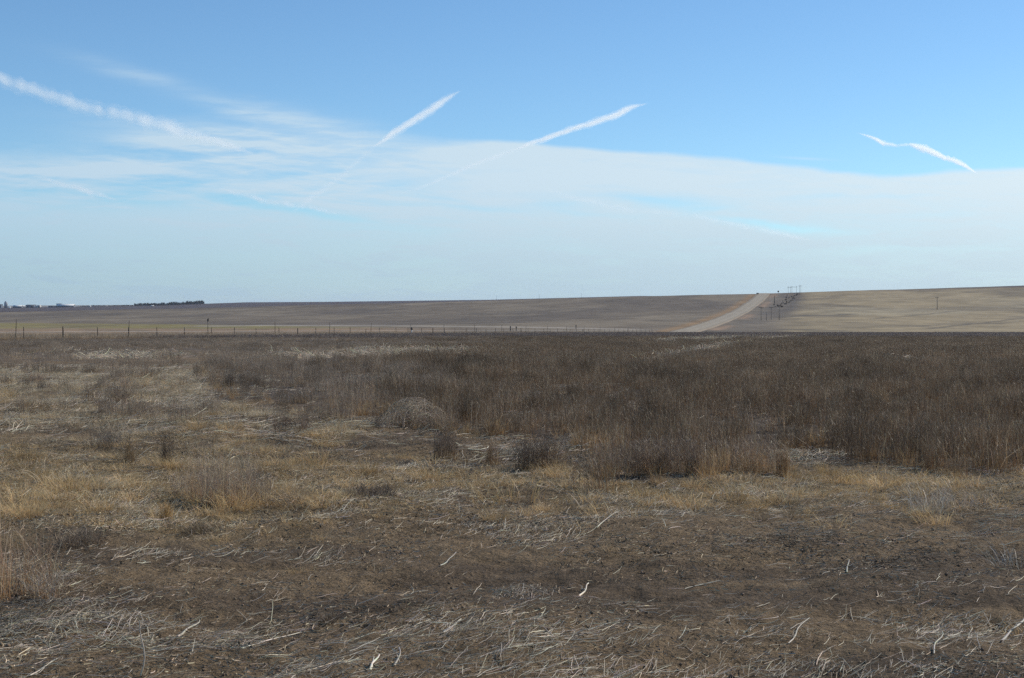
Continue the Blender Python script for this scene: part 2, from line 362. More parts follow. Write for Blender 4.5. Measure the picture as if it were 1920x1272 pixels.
# ------------------------------------------------------------------ terrain
th_front = np.arange(-24, 24.001, .1)
th = np.concatenate([np.arange(-180, -60, 6), np.arange(-60, -24, 1.5), th_front, np.arange(25.5, 60, 1.5), np.arange(60, 180.1, 6)])
rr = [1.5, 2.2, 3.0, 3.6]
while rr[-1] < 26: rr.append(rr[-1] * 1.0036)
while rr[-1] < 430: rr.append(rr[-1] * 1.012)
while rr[-1] < 1700: rr.append(rr[-1] * 1.007)
while rr[-1] < 12500: rr.append(rr[-1] * 1.02)
rr = np.array(rr); A, RR = np.meshgrid(np.radians(th), rr)
X = (RR * np.sin(A)); Y = (RR * np.cos(A)); Z = terrain_z(X, Y)
nr, na = X.shape
Xc, Yc, Zc = X.ravel(), Y.ravel(), Z.ravel()
ROADK, ROAD0 = .2145, -53.
def terrain_tint(X, Y, Z):
    n = len(X); c = np.zeros((n, 3)); rho = np.hypot(X, Y); Yp = np.maximum(Y, 1.)
    weed, gold, lit, pale, beyond, px, row = zones(X, Yp)
    def mixin(col, w): c[:] = c * (1 - w[:, None]) + np.array(col) * w[:, None]
    mixin((.200, .143, .085), np.ones(n))                                   # bare soil
    mixin((.094, .069, .048), sstep(.44, .60, fbm(X * .6, Y * 1.3, 5, 61)) * .62)
    mixin((.235, .175, .095), gold * .85)
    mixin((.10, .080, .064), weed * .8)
    mixin((.27, .235, .19), np.clip(pale, 0, 1) * .7)
    # other side of the fence and beyond
    r2 = HR + F * (EYE - Z) / Yp
    mixin((.27, .197, .112), beyond * sstep(60, 120, rho))
    far = sstep(445, 475, rho)
    mixin((.20, .16, .115), far)
    lefthill = sstep(1500, 1440, px)
    nn = fbm(X / 40., Y / 60., 4, 71); n3 = fbm(X / 110., Y / 160., 3, 73)
    hill = sstep(500, 560, rho)
    mixin((.160, .127, .090), hill * lefthill); mixin((.235, .192, .135), hill * lefthill * sstep(.46, .64, nn) * .5)
    mixin((.105, .085, .068), hill * lefthill * sstep(.52, .68, n3) * .6)
    mixin((.285, .225, .134), hill * (1 - lefthill)); mixin((.165, .132, .088), hill * (1 - lefthill) * sstep(.5, .66, nn) * .75)
    mixin((.32, .27, .178), hill * (1 - lefthill) * sstep(.52, .68, n3) * .6)
    # green winter wheat strip with an orange-brown fringe on its near side (left)
    gtop = np.interp(px, [-400, 0, 350, 520, 760], [605, 606, 608.5, 611, 613]); gbot = np.interp(px, [-400, 0, 350, 760], [617, 617, 617.5, 616])
    gm = sstep(gtop - .6, gtop + .6, r2) * (1 - sstep(gbot - 2, gbot + 2, r2 + (fbm(X / 12, Y / 30, 3, 77) - .5) * 8)) * sstep(800, 500, px) * sstep(460, 520, rho)
    mixin((.215, .178, .068), gm * (.65 + .35 * sstep(.4, .6, fbm(X / 30, Y / 50, 3, 79))))
    om = sstep(gbot - 2, gbot, r2) * (1 - sstep(624, 630, r2)) * sstep(930, 700, px) * sstep(220, 300, rho)
    mixin((.265, .178, .105), om * (.35 + .65 * sstep(.35, .6, fbm(X / 9, Y / 25, 3, 81))))
    tr = np.exp(-((r2 - np.interp(px, [330, 500, 720, 1000, 1250], [612.5, 610.5, 611, 614, 619])) / 1.0) ** 2) * sstep(340, 400, px) * sstep(1280, 1150, px) * hill
    mixin((.36, .32, .27), tr * .7)
    # verges of the road
    lat = (X - (ROADK * Y + ROAD0)) / math.sqrt(1 + ROADK ** 2)
    on = sstep(450, 520, Y) * (1 - sstep(1200, 1300, Y))
    mixin((.28, .175, .085), on * np.exp(-((lat + 8.5) / 3.2) ** 2) * (.6 + .4 * nn))
    mixin((.15, .125, .095), on * np.exp(-((lat - 15) / 9.) ** 2) * .8)
    mixin((.31, .205, .13), on * np.exp(-((lat - 9) / 3.) ** 2) * sstep(.45, .6, fbm(X / 15, Y / 60, 2, 83)) * .8)
    mixin((.095, .080, .068), on * sstep(640, 900, Y) * np.exp(-((lat - 24 - 4 * nn) / 6.5) ** 2) * .85)
    mixin((.13, .108, .088), on * sstep(600, 680, Y) * np.exp(-((lat - 17) / 7) ** 2) * sstep(.4, .6, fbm(X / 12, Y / 40, 3, 89)) * .7)
    # earthy ledges on the pale hillside
    for (pa, ra, pb, rb, w) in [(1460, 594.5, 1600, 590, 1.3), (1460, 618, 1540, 618, 1.2), (1740, 617, 1930, 596, 1.0), (1640, 598, 1800, 583, .7), (1700, 612, 1900, 605, .7)]:
        t = np.clip((px - pa) / (pb - pa), 0, 1); d = r2 - (ra + (rb - ra) * t) + (fbm(X / 7., Y / 30., 2, 87) - .5) * 2.5
        mixin((.095, .08, .062), hill * np.exp(-(d / w) ** 2) * sstep(pa - 20, pa + 10, px) * (1 - sstep(pb - 20, pb + 20, px)) * .8)
    D1 = np.interp(px, [0, 700, 1200, 1920], [1500, 1400, 1190, 1150])
    mixin((.075, .058, .058), sstep(D1 + 5, D1 + 60, rho))                   # ploughed land past the first crest
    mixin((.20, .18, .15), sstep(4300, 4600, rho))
    return c
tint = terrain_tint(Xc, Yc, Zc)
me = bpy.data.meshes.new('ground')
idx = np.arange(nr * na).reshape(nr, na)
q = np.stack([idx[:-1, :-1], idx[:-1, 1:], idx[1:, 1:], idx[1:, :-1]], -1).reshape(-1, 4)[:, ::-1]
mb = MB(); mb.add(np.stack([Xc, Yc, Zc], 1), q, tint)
cz = MB()
M_GROUND, nt = new_mat('soil and prairie'); t = tint_of(nt); p = pos_of(nt)
geo = nt.node('ShaderNodeNewGeometry')
px_, py_, pz_ = nt.sep(p)
dist = nt.m('SQRT', px_ * px_ + py_ * py_)
n1 = nt.noise(p, 38., 6., .65); n2 = nt.noise(p, 5., 5., .6); n3 = nt.noise(nt.vmul(p, (.06, .035, .06)), 1., 9., .72)
nearw = nt.smooth(90., 30., dist)
k = nt.lin(n1, .32, .68, .55, 1.45); k2 = nt.lin(n2, .3, .7, .72, 1.28); k3 = nt.lin(n3, .32, .68, .66, 1.34)
kk = (k * k2) * nearw + k3 * (1. - nearw)
c = nt.mix(1., t, nt.xyz(kk, kk, kk), 'MULTIPLY')
finish(nt, c, .92, .15, (n1 * .8 + n2) * nearw, .065, 1.0)
ground = mb.build('ground', M_GROUND, smooth=True); tag(ground, kind='structure')

# ------------------------------------------------------------------ stems, tufts, litter
def jit(c, n, v=.2, m=None):
    k = rng.uniform(1 - v, 1 + v, (n, 1)) * (1 + rng.normal(0, .04, (n, 3))); return np.array(c)[None] * k
def stems(mb, base, h, lean, width, cb, ct, m=4, az=None, bend=1.6, wig=.0, vary=.25):
    n = len(base)
    az = rng.uniform(0, 2 * np.pi, n) if az is None else az
    s = np.linspace(0, 1, m)[None, :]
    P = np.zeros((n, m, 3)); L = (lean * h)[:, None] * s ** bend
    P[..., 0] = base[:, 0:1] + np.cos(az)[:, None] * L + rng.normal(0, 1, (n, m)) * wig * h[:, None] * s
    P[..., 1] = base[:, 1:2] + np.sin(az)[:, None] * L + rng.normal(0, 1, (n, m)) * wig * h[:, None] * s
    P[..., 2] = base[:, 2:3] + h[:, None] * s * np.sqrt(np.clip(1 - (lean[:, None] * s * .7) ** 2, .1, 1))
    W = np.asarray(width) * np.ones(n); W = W[:, None] * (1 - .75 * s)
    cb_ = jit(cb, n, vary); ct_ = jit(ct, n, vary)
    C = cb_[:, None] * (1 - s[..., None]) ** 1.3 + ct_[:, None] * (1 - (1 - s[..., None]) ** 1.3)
    mb.strips(P, W, C); return P
def twigs(mb, P, per, ln, width, col, up=.6):
    n, m, _ = P.shape
    i = np.repeat(np.arange(n), per); f = rng.uniform(.3, .98, len(i)) * (m - 1); k = np.minimum(f.astype(int), m - 2); f -= k
    b = P[i, k] * (1 - f[:, None]) + P[i, k + 1] * f[:, None]
    az = rng.uniform(0, 2 * np.pi, len(i)); l = ln * rng.uniform(.4, 1.2, len(i))
    e = b + np.stack([np.cos(az) * l * (1 - up * .5), np.sin(az) * l * (1 - up * .5), l * up], 1)
    Q = np.stack([b, (b + e) / 2 + rng.normal(0, .08, b.shape) * l[:, None], e], 1)
    W = np.tile(np.array([1., .8, .3]), (len(i), 1)) * width
    c = jit(col, len(i), .3); mb.strips(Q, W, np.repeat(c[:, None], 3, 1))
def disc(n, r, pw=.5):
    a = rng.uniform(0, 2 * np.pi, n); q = r * rng.uniform(0, 1, n) ** pw; return np.stack([q * np.cos(a), q * np.sin(a), np.full(n, -.03)], 1)
W_BASE, W_TOP = (.32, .18, .085), (.22, .16, .12)
def weed_mb(n=60, r=.3, h=.42, w=.004, per=5, cb=W_BASE, ct=W_TOP, lean=.35, tw=.09, up=.6):
    mb = MB(); b = disc(n, r); hh = h * rng.uniform(.5, 1.12, n)
    P = stems(mb, b, hh, np.abs(rng.normal(0, lean, n)), w, cb, ct, 4, wig=.03)
    if per: twigs(mb, P, per, tw, w * .7, ct, up)
    k = n // 4                                   # a few bleached stalks among them
    stems(mb, disc(k, r), h * rng.uniform(.3, 1., k), np.abs(rng.normal(0, .28, k)), w, (.44, .32, .18), (.56, .46, .32), 3)
    return mb
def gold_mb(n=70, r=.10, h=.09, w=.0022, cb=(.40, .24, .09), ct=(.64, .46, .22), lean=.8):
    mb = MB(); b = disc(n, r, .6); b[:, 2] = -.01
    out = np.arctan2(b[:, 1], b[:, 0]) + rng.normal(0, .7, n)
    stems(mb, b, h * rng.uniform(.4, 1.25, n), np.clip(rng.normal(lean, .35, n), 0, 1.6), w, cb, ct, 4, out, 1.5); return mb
def flat_curves(n, r, lmin, lmax, lift, heading=None, spread=.6, m=5, curl=.5):
    c = disc(n, r); az = rng.uniform(0, 2 * np.pi, n) if heading is None else heading + rng.normal(0, spread, n)
    l = lmin * (lmax / lmin) ** rng.uniform(0, 1, n) ** 1.6
    s = np.linspace(-.5, .5, m)[None]; k = rng.normal(0, curl, n)[:, None]
    ang = az[:, None] + k * s * 2 + rng.normal(0, .12, (n, m)) * curl
    dxy = np.stack([np.cos(ang), np.sin(ang)], -1) * (l / (m - 1))[:, None, None]
    P = np.zeros((n, m, 3)); P[..., :2] = np.cumsum(dxy, 1) - dxy.sum(1, keepdims=True) / 2 + c[:, None, :2]
    tip = rng.exponential(lift, n)[:, None] * (s + .5) ** 2 + rng.exponential(lift * .5, n)[:, None]
    P[..., 2] = .006 + np.minimum(tip, .7 * l[:, None]); return P, l
def litter_mb(n=18, r=.35, lmin=.035, lmax=.30, w=(.002, .0065), lift=.014, heading=.35, spread=.75, col=(.40, .355, .29), curl=.4):
    mb = MB(); P, l = flat_curves(n, r, lmin, lmax, lift, heading, spread, 5, curl)
    W = rng.uniform(w[0], w[1], n) * np.clip((l / .15) ** .35, .5, 1.3)
    W = W[:, None] * np.array([.8, 1, 1, .9, .5])[None]
    c = jit(col, n, .45); g = rng.uniform(0, 1, n)[:, None]; c = c * (1 - .4 * g) + c * np.array([1., .93, .84]) * .4 * g
    mb.tubes(P, W, np.repeat(c[:, None], 5, 1), 4); return mb
def crumb_mb(n=130, r=.33, dark=(.125, .094, .066), pale=(.42, .345, .245)):
    mb = MB(); P, l = flat_curves(n, r, .010, .07, .006, None, 1, 3, .5)
    W = rng.uniform(.001, .0038, n)[:, None] * np.ones((1, 3)); g = (rng.uniform(0, 1, n) < .58)[:, None]
    c = np.where(g, jit(pale, n, .4), jit(dark, n, .4)); mb.strips(P, W, np.repeat(c[:, None], 3, 1), np.tile([[.2, .5, .8]], (n, 1)))
    k = 8; b = disc(k, r)                       # little clods
    for i in range(k):
        s_ = rng.uniform(.004, .012); v = np.array([(1, 0, 0), (0, 1, 0), (-1, 0, 0), (0, -1, 0), (0, 0, 1), (0, 0, -1.)]) * s_ * rng.uniform(.5, 1.3, (6, 1)) + b[i] + (0, 0, .031)
        mb.add(v, [(0, 1, 4, 4), (1, 2, 4, 4), (2, 3, 4, 4), (3, 0, 4, 4), (1, 0, 5, 5), (2, 1, 5, 5), (3, 2, 5, 5), (0, 3, 5, 5)], jit((.17, .13, .09), 1, .25)[0])
    return mb

GN = None
def gn_group(coll):
    g = bpy.data.node_groups.new('scatter ' + coll.name, 'GeometryNodeTree')
    g.interface.new_socket('Geometry', in_out='INPUT', socket_type='NodeSocketGeometry'); g.interface.new_socket('Geometry', in_out='OUTPUT', socket_type='NodeSocketGeometry')
    N, L = g.nodes, g.links
    gi, go = N.new('NodeGroupInput'), N.new('NodeGroupOutput')
    ci = N.new('GeometryNodeCollectionInfo'); ci.inputs['Collection'].default_value = coll
    ci.inputs['Separate Children'].default_value = True; ci.inputs['Reset Children'].default_value = True
    ip = N.new('GeometryNodeInstanceOnPoints'); ip.inputs['Pick Instance'].default_value = True
    def attr(name, typ):
        a = N.new('GeometryNodeInputNamedAttribute'); a.data_type = typ; a.inputs[0].default_value = name; return a.outputs[0]
    e2r = N.new('FunctionNodeEulerToRotation'); L.new(attr('rot', 'FLOAT_VECTOR'), e2r.inputs[0])
    L.new(gi.outputs[0], ip.inputs['Points']); L.new(ci.outputs[0], ip.inputs['Instance']); L.new(attr('pick', 'INT'), ip.inputs['Instance Index'])
    L.new(e2r.outputs[0], ip.inputs['Rotation']); L.new(attr('scl', 'FLOAT_VECTOR'), ip.inputs['Scale'])
    L.new(ip.outputs[0], go.inputs[0]); return g
def scatter(name, protos, mat, pts, scl, rotz, tilt=.06, slope=0., label=None, cat=None):
    coll = bpy.data.collections.new(name + ' sources')
    for i, pm in enumerate(protos):
        coll.objects.link(bpy.data.objects.new('%s_source_%02d' % (name, i), pm.mesh(name + '_source', mat)))
    n = len(pts); me = bpy.data.meshes.new(name); me.vertices.add(n); me.vertices.foreach_set('co', pts.astype(np.float32).ravel())
    a = me.attributes.new('rot', 'FLOAT_VECTOR', 'POINT'); e_ = .22; gx = (terrain_z(pts[:, 0] + e_, pts[:, 1]) - terrain_z(pts[:, 0] - e_, pts[:, 1])) / (2 * e_) * slope; gy = (terrain_z(pts[:, 0], pts[:, 1] + e_) - terrain_z(pts[:, 0], pts[:, 1] - e_)) / (2 * e_) * slope
    cr, sr = np.cos(rotz), np.sin(rotz); rot = np.stack([rng.normal(0, tilt, n) + np.arctan(cr * gy - sr * gx), rng.normal(0, tilt, n) - np.arctan(cr * gx + sr * gy), rotz], 1); a.data.foreach_set('vector', rot.astype(np.float32).ravel())
    a = me.attributes.new('scl', 'FLOAT_VECTOR', 'POINT'); a.data.foreach_set('vector', np.asarray(scl).astype(np.float32).ravel())
    a = me.attributes.new('pick', 'INT', 'POINT'); a.data.foreach_set('value', rng.integers(0, len(protos), n).astype(np.int32))
    o = bpy.data.objects.new(name, me); COL.objects.link(o); md = o.modifiers.new('scatter', 'NODES'); md.node_group = gn_group(coll)
    tag(o, label, cat, kind='stuff'); print(name, n); return o
def wedge(y0, y1, dens, half=.40, extra=2.5):
    xm = y1 * half + extra; n = int(dens * 2 * xm * (y1 - y0))
    x = rng.uniform(-xm, xm, n); y = rng.uniform(y0, y1, n); k = np.abs(x) < y * half + extra; return x[k], y[k]
def zpts(x, y): return np.stack([x, y, terrain_z(x, y)], 1)
def s3(a, zs=1.): a = np.asarray(a); return np.stack([a, a, a * zs], 1)

PA = rng.uniform
BROWN = dict(cb=(.25, .14, .066), ct=(.172, .124, .080)); PALE = dict(cb=(.27, .175, .095), ct=(.245, .190, .142))
def weed_field():
    x, y = wedge(9, 46, 11); w, g, l, pl, be, px, row = zones(x, y)
    lf = px + (fbm(x * .3, y * .3, 3, 119) - .5) * 700
    cl_ = sstep(.38, .56, fbm(x * .6, y * .5, 4, 91)); dn = np.where(px < 720, .08 + .64 * cl_, .42 + .75 * cl_)
    sparse = (.16 * sstep(760, 690, row) * (px < 420) + .03 + .10 * (row < 800)) * sstep(.48, .62, fbm(x * .55, y * .55, 3, 93)) * 2
    wf = zones(x, y + .9)[0]; sparse = sparse + .26 * (wf > .5)
    k = (rng.uniform(0, 1, len(x)) < np.where(w > .5, dn, sparse)) & (row < 930)
    hs = (.40 + 1.05 * fbm(x * .9, y * .9, 3, 95) + np.where(w > .5, .1, -.08)) * np.where(px < 720, .84, .95) * PA(.75, 1.2, len(x))
    for sel, colr, lb in ((k & (lf >= 760), BROWN, 'dense dark brown weeds with fine upright stems filling the near right half of the field'), (k & (lf < 760), PALE, 'paler and thinner weeds in the near left part of the field')):
        protos = [weed_mb(rng.integers(26, 64), rng.uniform(.12, .28), (.36 * rng.uniform(.75, 1.2)), .0044, 4, lean=.15, tw=.055, up=.85, **colr) for _ in range(12)]
        scatter('dry_weeds', protos, M_WEED, zpts(x[sel], y[sel]), s3(hs[sel]), PA(0, 6.28, sel.sum()), label=lb, cat='weeds')
    x, y = wedge(45, 165, 3.4, .385, 3); w, g, l, pl, be, px, row = zones(x, y)
    lf = px + (fbm(x * .06, y * .06, 3, 119) - .5) * 900
    cl_ = sstep(.36, .58, fbm(x * .16, y * .11, 4, 91)); dn = np.where(px < 760, .12 + .62 * cl_, .40 + .6 * cl_)
    k = (rng.uniform(0, 1, len(x)) < np.where(w > .5, dn, .08)) & (be < .5)
    hs = (.42 + 1.05 * fbm(x * .45, y * .35, 3, 95)) * np.where(px < 760, .74 - .26 * sstep(75, 120, y), .9)
    for sel, colr, lb in ((k & (lf >= 760), BROWN, 'dark brown weeds of the middle distance on the right'), (k & (lf < 760), PALE, 'grey weeds of the middle distance on the left up to the wire fence')):
        protos = [weed_mb(56, .46, .35, .0075, 2, lean=.2, tw=.08, **colr) for _ in range(6)]
        scatter('dry_weeds', protos, M_WEED, zpts(x[sel], y[sel]), s3(hs[sel]), PA(0, 6.28, sel.sum()), label=lb, cat='weeds')
    x, y = wedge(160, 462, .42, .40, 6); w, g, l, pl, be, px, row = zones(x, y)
    k = (rng.uniform(0, 1, len(x)) < np.where(w > .5, .95, .2)) & (be < .5)
    protos = [weed_mb(80, 1.3, .36, .02, 1, (.16, .115, .09), (.140, .112, .102), .3, .14) for _ in range(5)]
    scatter('dry_weeds', protos, M_WEED, zpts(x[k], y[k]), s3(PA(.7, 1.2, k.sum())), PA(0, 6.28, k.sum()), label='dark strip of distant weeds at the far edge of the field', cat='weeds')
    # rank grass along the fence and past it
    x, y = wedge(110, 430, .9, .385, 4); px, row = pix(x, y, terrain_base(x, y)); off = x - fence_x(y)
    k = (off > -22) & (off < 3.5) & (rng.uniform(0, 1, len(x)) < .25 + .75 * sstep(.4, .62, fbm(x * .12, y * .12, 3, 97)))
    protos = [weed_mb(55, .7, .50 * rng.uniform(.7, 1.2), .013, 1, (.28, .185, .105), (.31, .25, .185), .4, .12) for _ in range(5)]
    scatter('tall_grass', protos, M_GOLD, zpts(x[k], y[k]), s3(PA(.6, 1.25, k.sum())), PA(0, 6.28, k.sum()), label='tawny tall grass growing along the fence line on its far side', cat='grass')
weed_field()

def gold_field():
    x, y = wedge(7.5, 42, 34); w, g, l, pl, be, px, row = zones(x, y)
    k = rng.uniform(0, 1, len(x)) < np.clip(g * 1.15 * (1 - .7 * w) + .014, 0, 1) * np.where(row > 1010, .45, 1.)
    n_ = fbm(x * .7, y * .7, 3, 121); hs = (.35 + 1.1 * fbm(x * 1.3, y * 1.3, 3, 99))
    gl = (row > 835 + (n_ - .5) * 120) & (rng.uniform(0, 1, len(x)) < .8)
    for sel, c0, c1, lb in ((k & gl, (.40, .245, .10), (.66, .49, .26), 'short golden dry grass matted between the weeds and the bare soil'), (k & ~gl, (.34, .26, .15), (.62, .52, .36), 'short pale tan grass on the trampled path and among the golden grass')):
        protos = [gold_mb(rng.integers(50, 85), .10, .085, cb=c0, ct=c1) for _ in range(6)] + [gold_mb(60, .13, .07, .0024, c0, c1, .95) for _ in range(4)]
        scatter('short_grass', protos, M_GOLD, zpts(x[sel], y[sel]), s3(hs[sel] * np.exp(rng.normal(0, .33, sel.sum()))), PA(0, 6.28, sel.sum()), .1, label=lb, cat='grass')
    x, y = wedge(8.5, 36, 2.2); w, g, l, pl, be, px, row = zones(x, y)
    k = rng.uniform(0, 1, len(x)) < np.clip(g * .75 + .05, 0, 1) * (1 - w) * np.where(row > 1000, .25, 1.)
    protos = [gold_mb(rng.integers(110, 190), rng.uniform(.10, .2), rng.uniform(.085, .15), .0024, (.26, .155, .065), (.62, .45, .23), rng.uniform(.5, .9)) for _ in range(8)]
    scatter('grass_tufts', protos, M_GOLD, zpts(x[k], y[k]), s3(np.exp(rng.normal(-.15, .3, k.sum()))), PA(0, 6.28, k.sum()), .1, label='low rounded tufts of golden bunch grass dotted over the matted grass', cat='grass')
    x, y = wedge(10, 46, 26); wa = zones(x, y)[0]; wb = zones(x, y - .45)[0]; wc = zones(x, y + .5)[0]
    k = (((wa > .5) & (wb < .5)) & (rng.uniform(0, 1, len(x)) < .5)) | ((wc > .5) & (wa < .5) & (rng.uniform(0, 1, len(x)) < .22)); k &= rng.uniform(0, 1, len(x)) < sstep(.38, .55, fbm(x * 1.1, y * 1.1, 3, 131))
    protos = [gold_mb(rng.integers(50, 80), .09, .20, .0028, (.36, .20, .08), (.50, .35, .18), .38) for _ in range(6)]
    scatter('tall_grass', protos, M_GOLD, zpts(x[k], y[k]), s3(PA(.6, 1.3, k.sum())), PA(0, 6.28, k.sum()), .08, label='rust and gold grass fringe along the ragged front of the weeds', cat='grass')
gold_field()

def lay_straw(x, y, lmin, lmax, w0, w1, lift, sides, label, m=5, col=(.74, .65, .50)):
    n = len(x); l = lmin * (lmax / lmin) ** (rng.uniform(0, 1, n) ** 1.8)
    hd = .30 + (fbm(x * .45, y * .45, 2, 111) - .5) * 3.0 + rng.normal(0, .55, n)
    s_ = np.linspace(-.5, .5, m)[None]; cur = rng.normal(0, .13, n) * (1 + (rng.uniform(0, 1, n) < .08) * 6)
    ang = hd[:, None] + cur[:, None] * s_ * 2 + rng.normal(0, .04, (n, m))
    d_ = np.stack([np.cos(ang), np.sin(ang)], -1) * (l / (m - 1))[:, None, None]
    P = np.zeros((n, m, 3)); P[..., :2] = np.cumsum(d_, 1) - d_.sum(1, keepdims=True) / 2; P[..., 0] += x[:, None]; P[..., 1] += y[:, None]
    up = np.minimum(rng.exponential(lift, n), l * .6)[:, None] * np.clip(s_ + .5 + rng.normal(0, .15, (n, 1)), 0, 1.2) ** 1.7 + rng.exponential(lift * .45, n)[:, None]
    P[..., 2] = terrain_z(P[..., 0], P[..., 1]) + up + .003
    W = (rng.uniform(w0, w1, n) * np.clip((l / .15) ** .35, .5, 1.35))[:, None] * np.array([.8, 1, 1, .9, .5])[None]
    c = jit(col, n, .35); g = rng.uniform(0, 1, (n, 1)); c = np.where(g < .28, c * np.array([.60, .56, .52]), np.where(g > .85, c * 1.25, c))
    mb = MB(); mb.tubes(P, W, np.repeat(c[:, None], m, 1), sides)
    o = mb.build('straw', M_STRAW); tag(o, label, 'straw', kind='stuff'); print('straw', n)
def litter_field():
    x, y = wedge(4.6, 16, 1500, .40, 1.2); w, g, l, pl, be, px, row = zones(x, y)
    cl = .25 + 1.6 * sstep(.50, .68, fbm(x * 2.2, y * 3.4, 3, 113))
    k = rng.uniform(0, 1, len(x)) < np.clip(l * cl * .46, 0, .95)
    lay_straw(x[k], y[k],  .018, .20, .0012, .0040, .014, 4, 'bleached broken straw scattered over the bare soil of the foreground')
    x, y = wedge(16, 48, 150); w, g, l, pl, be, px, row = zones(x, y)
    cl = .3 + 1.5 * sstep(.48, .66, fbm(x * 1.5, y * 2., 3, 115))
    k = rng.uniform(0, 1, len(x)) < np.clip(l * cl * .5, 0, 1) * (1 - .6 * w)
    lay_straw(x[k], y[k], .05, .42, .003, .008, .03, 3, 'pale flattened straw on the trampled path left of the weeds')
    x, y = wedge(46, 300, 1.2, .385); w, g, l, pl, be, px, row = zones(x, y)
    k = (rng.uniform(0, 1, len(x)) < pl * 1.0) & (be < .5)
    protos = [litter_mb(34, .8, .10, .40, (.007, .014), .07, col=(.60, .51, .38)) for _ in range(4)]
    scatter('straw', protos, M_STRAW, zpts(x[k], y[k]), s3(PA(.7, 1.3, k.sum())), PA(0, 6.28, k.sum()), .05, label='pale streaks of flattened straw lying inside the weed field', cat='straw')
    x, y = wedge(4.6, 24, 13); w, g, l, pl, be, px, row = zones(x, y)
    k = rng.uniform(0, 1, len(x)) < (.35 + .6 * sstep(.4, .6, fbm(x * .8, y * .8, 3, 101))) * (1 - .6 * w)
    scatter('plant_debris', [crumb_mb() for _ in range(8)], M_CRUMB, zpts(x[k], y[k]), s3(PA(.7, 1.3, k.sum())), PA(0, 6.28, k.sum()), .02, 1., label='fine crumbled plant debris and small clods on the bare soil', cat='debris')
litter_field()

# ------------------------------------------------------------------ single clumps one can point to
def plant(name, px, row, mb, mat, label, cat, group=None):
    x, y, z = ground_at(px, row); o = mb.build(name, mat, loc=(x, y, z)); return tag(o, label, cat, group)
def clump(w, h, n=None, cb=W_BASE, ct=W_TOP, lean=.35, gold=.4, wd=.0036, per=6):
    n = n or int(260 * max(w, .12)); mb = weed_mb(n, w * .5, h, wd, per, cb, ct, lean, .08)
    if gold:
        k = int(n * gold); b = disc(k, w * .52); stems(mb, b, h * .45 * rng.uniform(.4, 1.2, k), np.abs(rng.normal(0, .6, k)), .003, (.34, .2, .08), (.42, .29, .13), 4)
    return mb
RUST = (.32, .17, .07); GREY = (.27, .225, .18)
def wide(parts):
    mb = MB()
    for dx_, dy_, m in parts:
        for v, f, c in zip(m.v, m.f, m.c): pass
        off = mb.n
        v = np.concatenate(m.v) + np.array([dx_, dy_, 0]); mb.v.append(v); mb.f.append(np.concatenate(m.f) + off); mb.c.append(np.concatenate(m.c)); mb.n += len(v)
    return mb
def sub(w, h, c='p', n=None): 
    cb_, ct_ = {'p': ((.24, .155, .09), (.25, .195, .15)), 'b': (BROWN['cb'], BROWN['ct']), 'r': ((.30, .18, .09), (.28, .21, .145))}[c]
    return clump(w, h, n or int(300 * w), cb_, ct_, .17, .22, .0036, 3)
plant('weed_clump', 400, 945, wide([(-.36, .45, sub(.22, .26)), (-.24, .22, sub(.18, .44, 'r')), (-.12, .3, sub(.22, .33)), (-.02, .02, sub(.22, .52, 'p', 80)), (.08, .2, sub(.2, .46, 'r')), (.16, -.03, sub(.16, .36, 'r', 60)), (.24, .1, sub(.2, .53, 'p', 70)), (.36, .22, sub(.2, .30)), (.0, -.1, gold_mb(120, .22, .16)), (.3, -.06, gold_mb(120, .22, .2))]), M_WEED, 'largest grey brown weed clump standing alone on the golden grass at left', 'weed clump')
plant('grass_clump', 515, 945, gold_mb(240, .34, .30, .003, (.26, .16, .07), (.40, .34, .25), .75), M_GOLD, 'splayed pale grass clump just right of the largest weed clump', 'grass clump')
plant('weed_clump', 312, 876, clump(.12, .36, 60, (.2, .12, .06), (.22, .16, .11), .15), M_WEED, 'tall narrow dark weed tuft standing behind the largest weed clump', 'weed clump')
plant('grass_clump', 241, 872, clump(.14, .24, 50, RUST, (.36, .24, .12), .25), M_WEED, 'small rust coloured upright grass tuft left of the tall narrow tuft', 'grass clump')
plant('weed_clump', 205, 840, clump(.55, .28, 90, W_BASE, GREY, .5), M_WEED, 'thin straggling weeds above fallen straw on the left side', 'weed clump')
plant('weed_clump', 190, 758, wide([(-.2, 0, clump(.3, .45)), (.15, .2, clump(.42, .42, ct=GREY)), (.35, 0, clump(.3, .33))]), M_WEED, 'isolated weed clump with dark base in the pale trampled path', 'weed clump')
plant('weed_clump', 68, 715, clump(.42, .25), M_WEED, 'low dark weed clump at the far left edge of the trampled path', 'weed clump')
plant('weed_clump', 545, 812, wide([(-.12, 0, clump(.24, .36, 70, RUST)), (.12, .1, clump(.2, .38, 70, RUST))]), M_WEED, 'pair of joined brown tufts at the left end of the weed edge', 'weed clump')
plant('weed_clump', 835, 858, clump(.26, .42, 130, (.24, .13, .055), W_TOP, .2, .6), M_WEED, 'dense dark brown tuft standing in front of the straw heap', 'weed clump')
plant('weed_clump', 922, 866, clump(.13, .32, 60, RUST, (.26, .17, .1), .2, .6), M_WEED, 'slim brown tuft beside a patch of pale straw at mid field', 'weed clump')
plant('weed_clump', 1008, 878, wide([(-.12, 0, clump(.26, .40, 100)), (.16, .08, clump(.3, .44, 110, RUST)), (.0, .2, clump(.3, .42))]), M_WEED, 'broad upright weed clump projecting from the weed edge at the centre', 'weed clump')
plant('weed_clump', 1205, 895, wide([(-.38, .05, clump(.32, .36, 110, RUST)), (0, 0, clump(.36, .40, 130, RUST)), (.3, .1, clump(.34, .46, 130)), (.52, -.02, clump(.2, .42, 90))]), M_WEED, 'widest orange based clump along the front of the weed edge', 'weed clump')
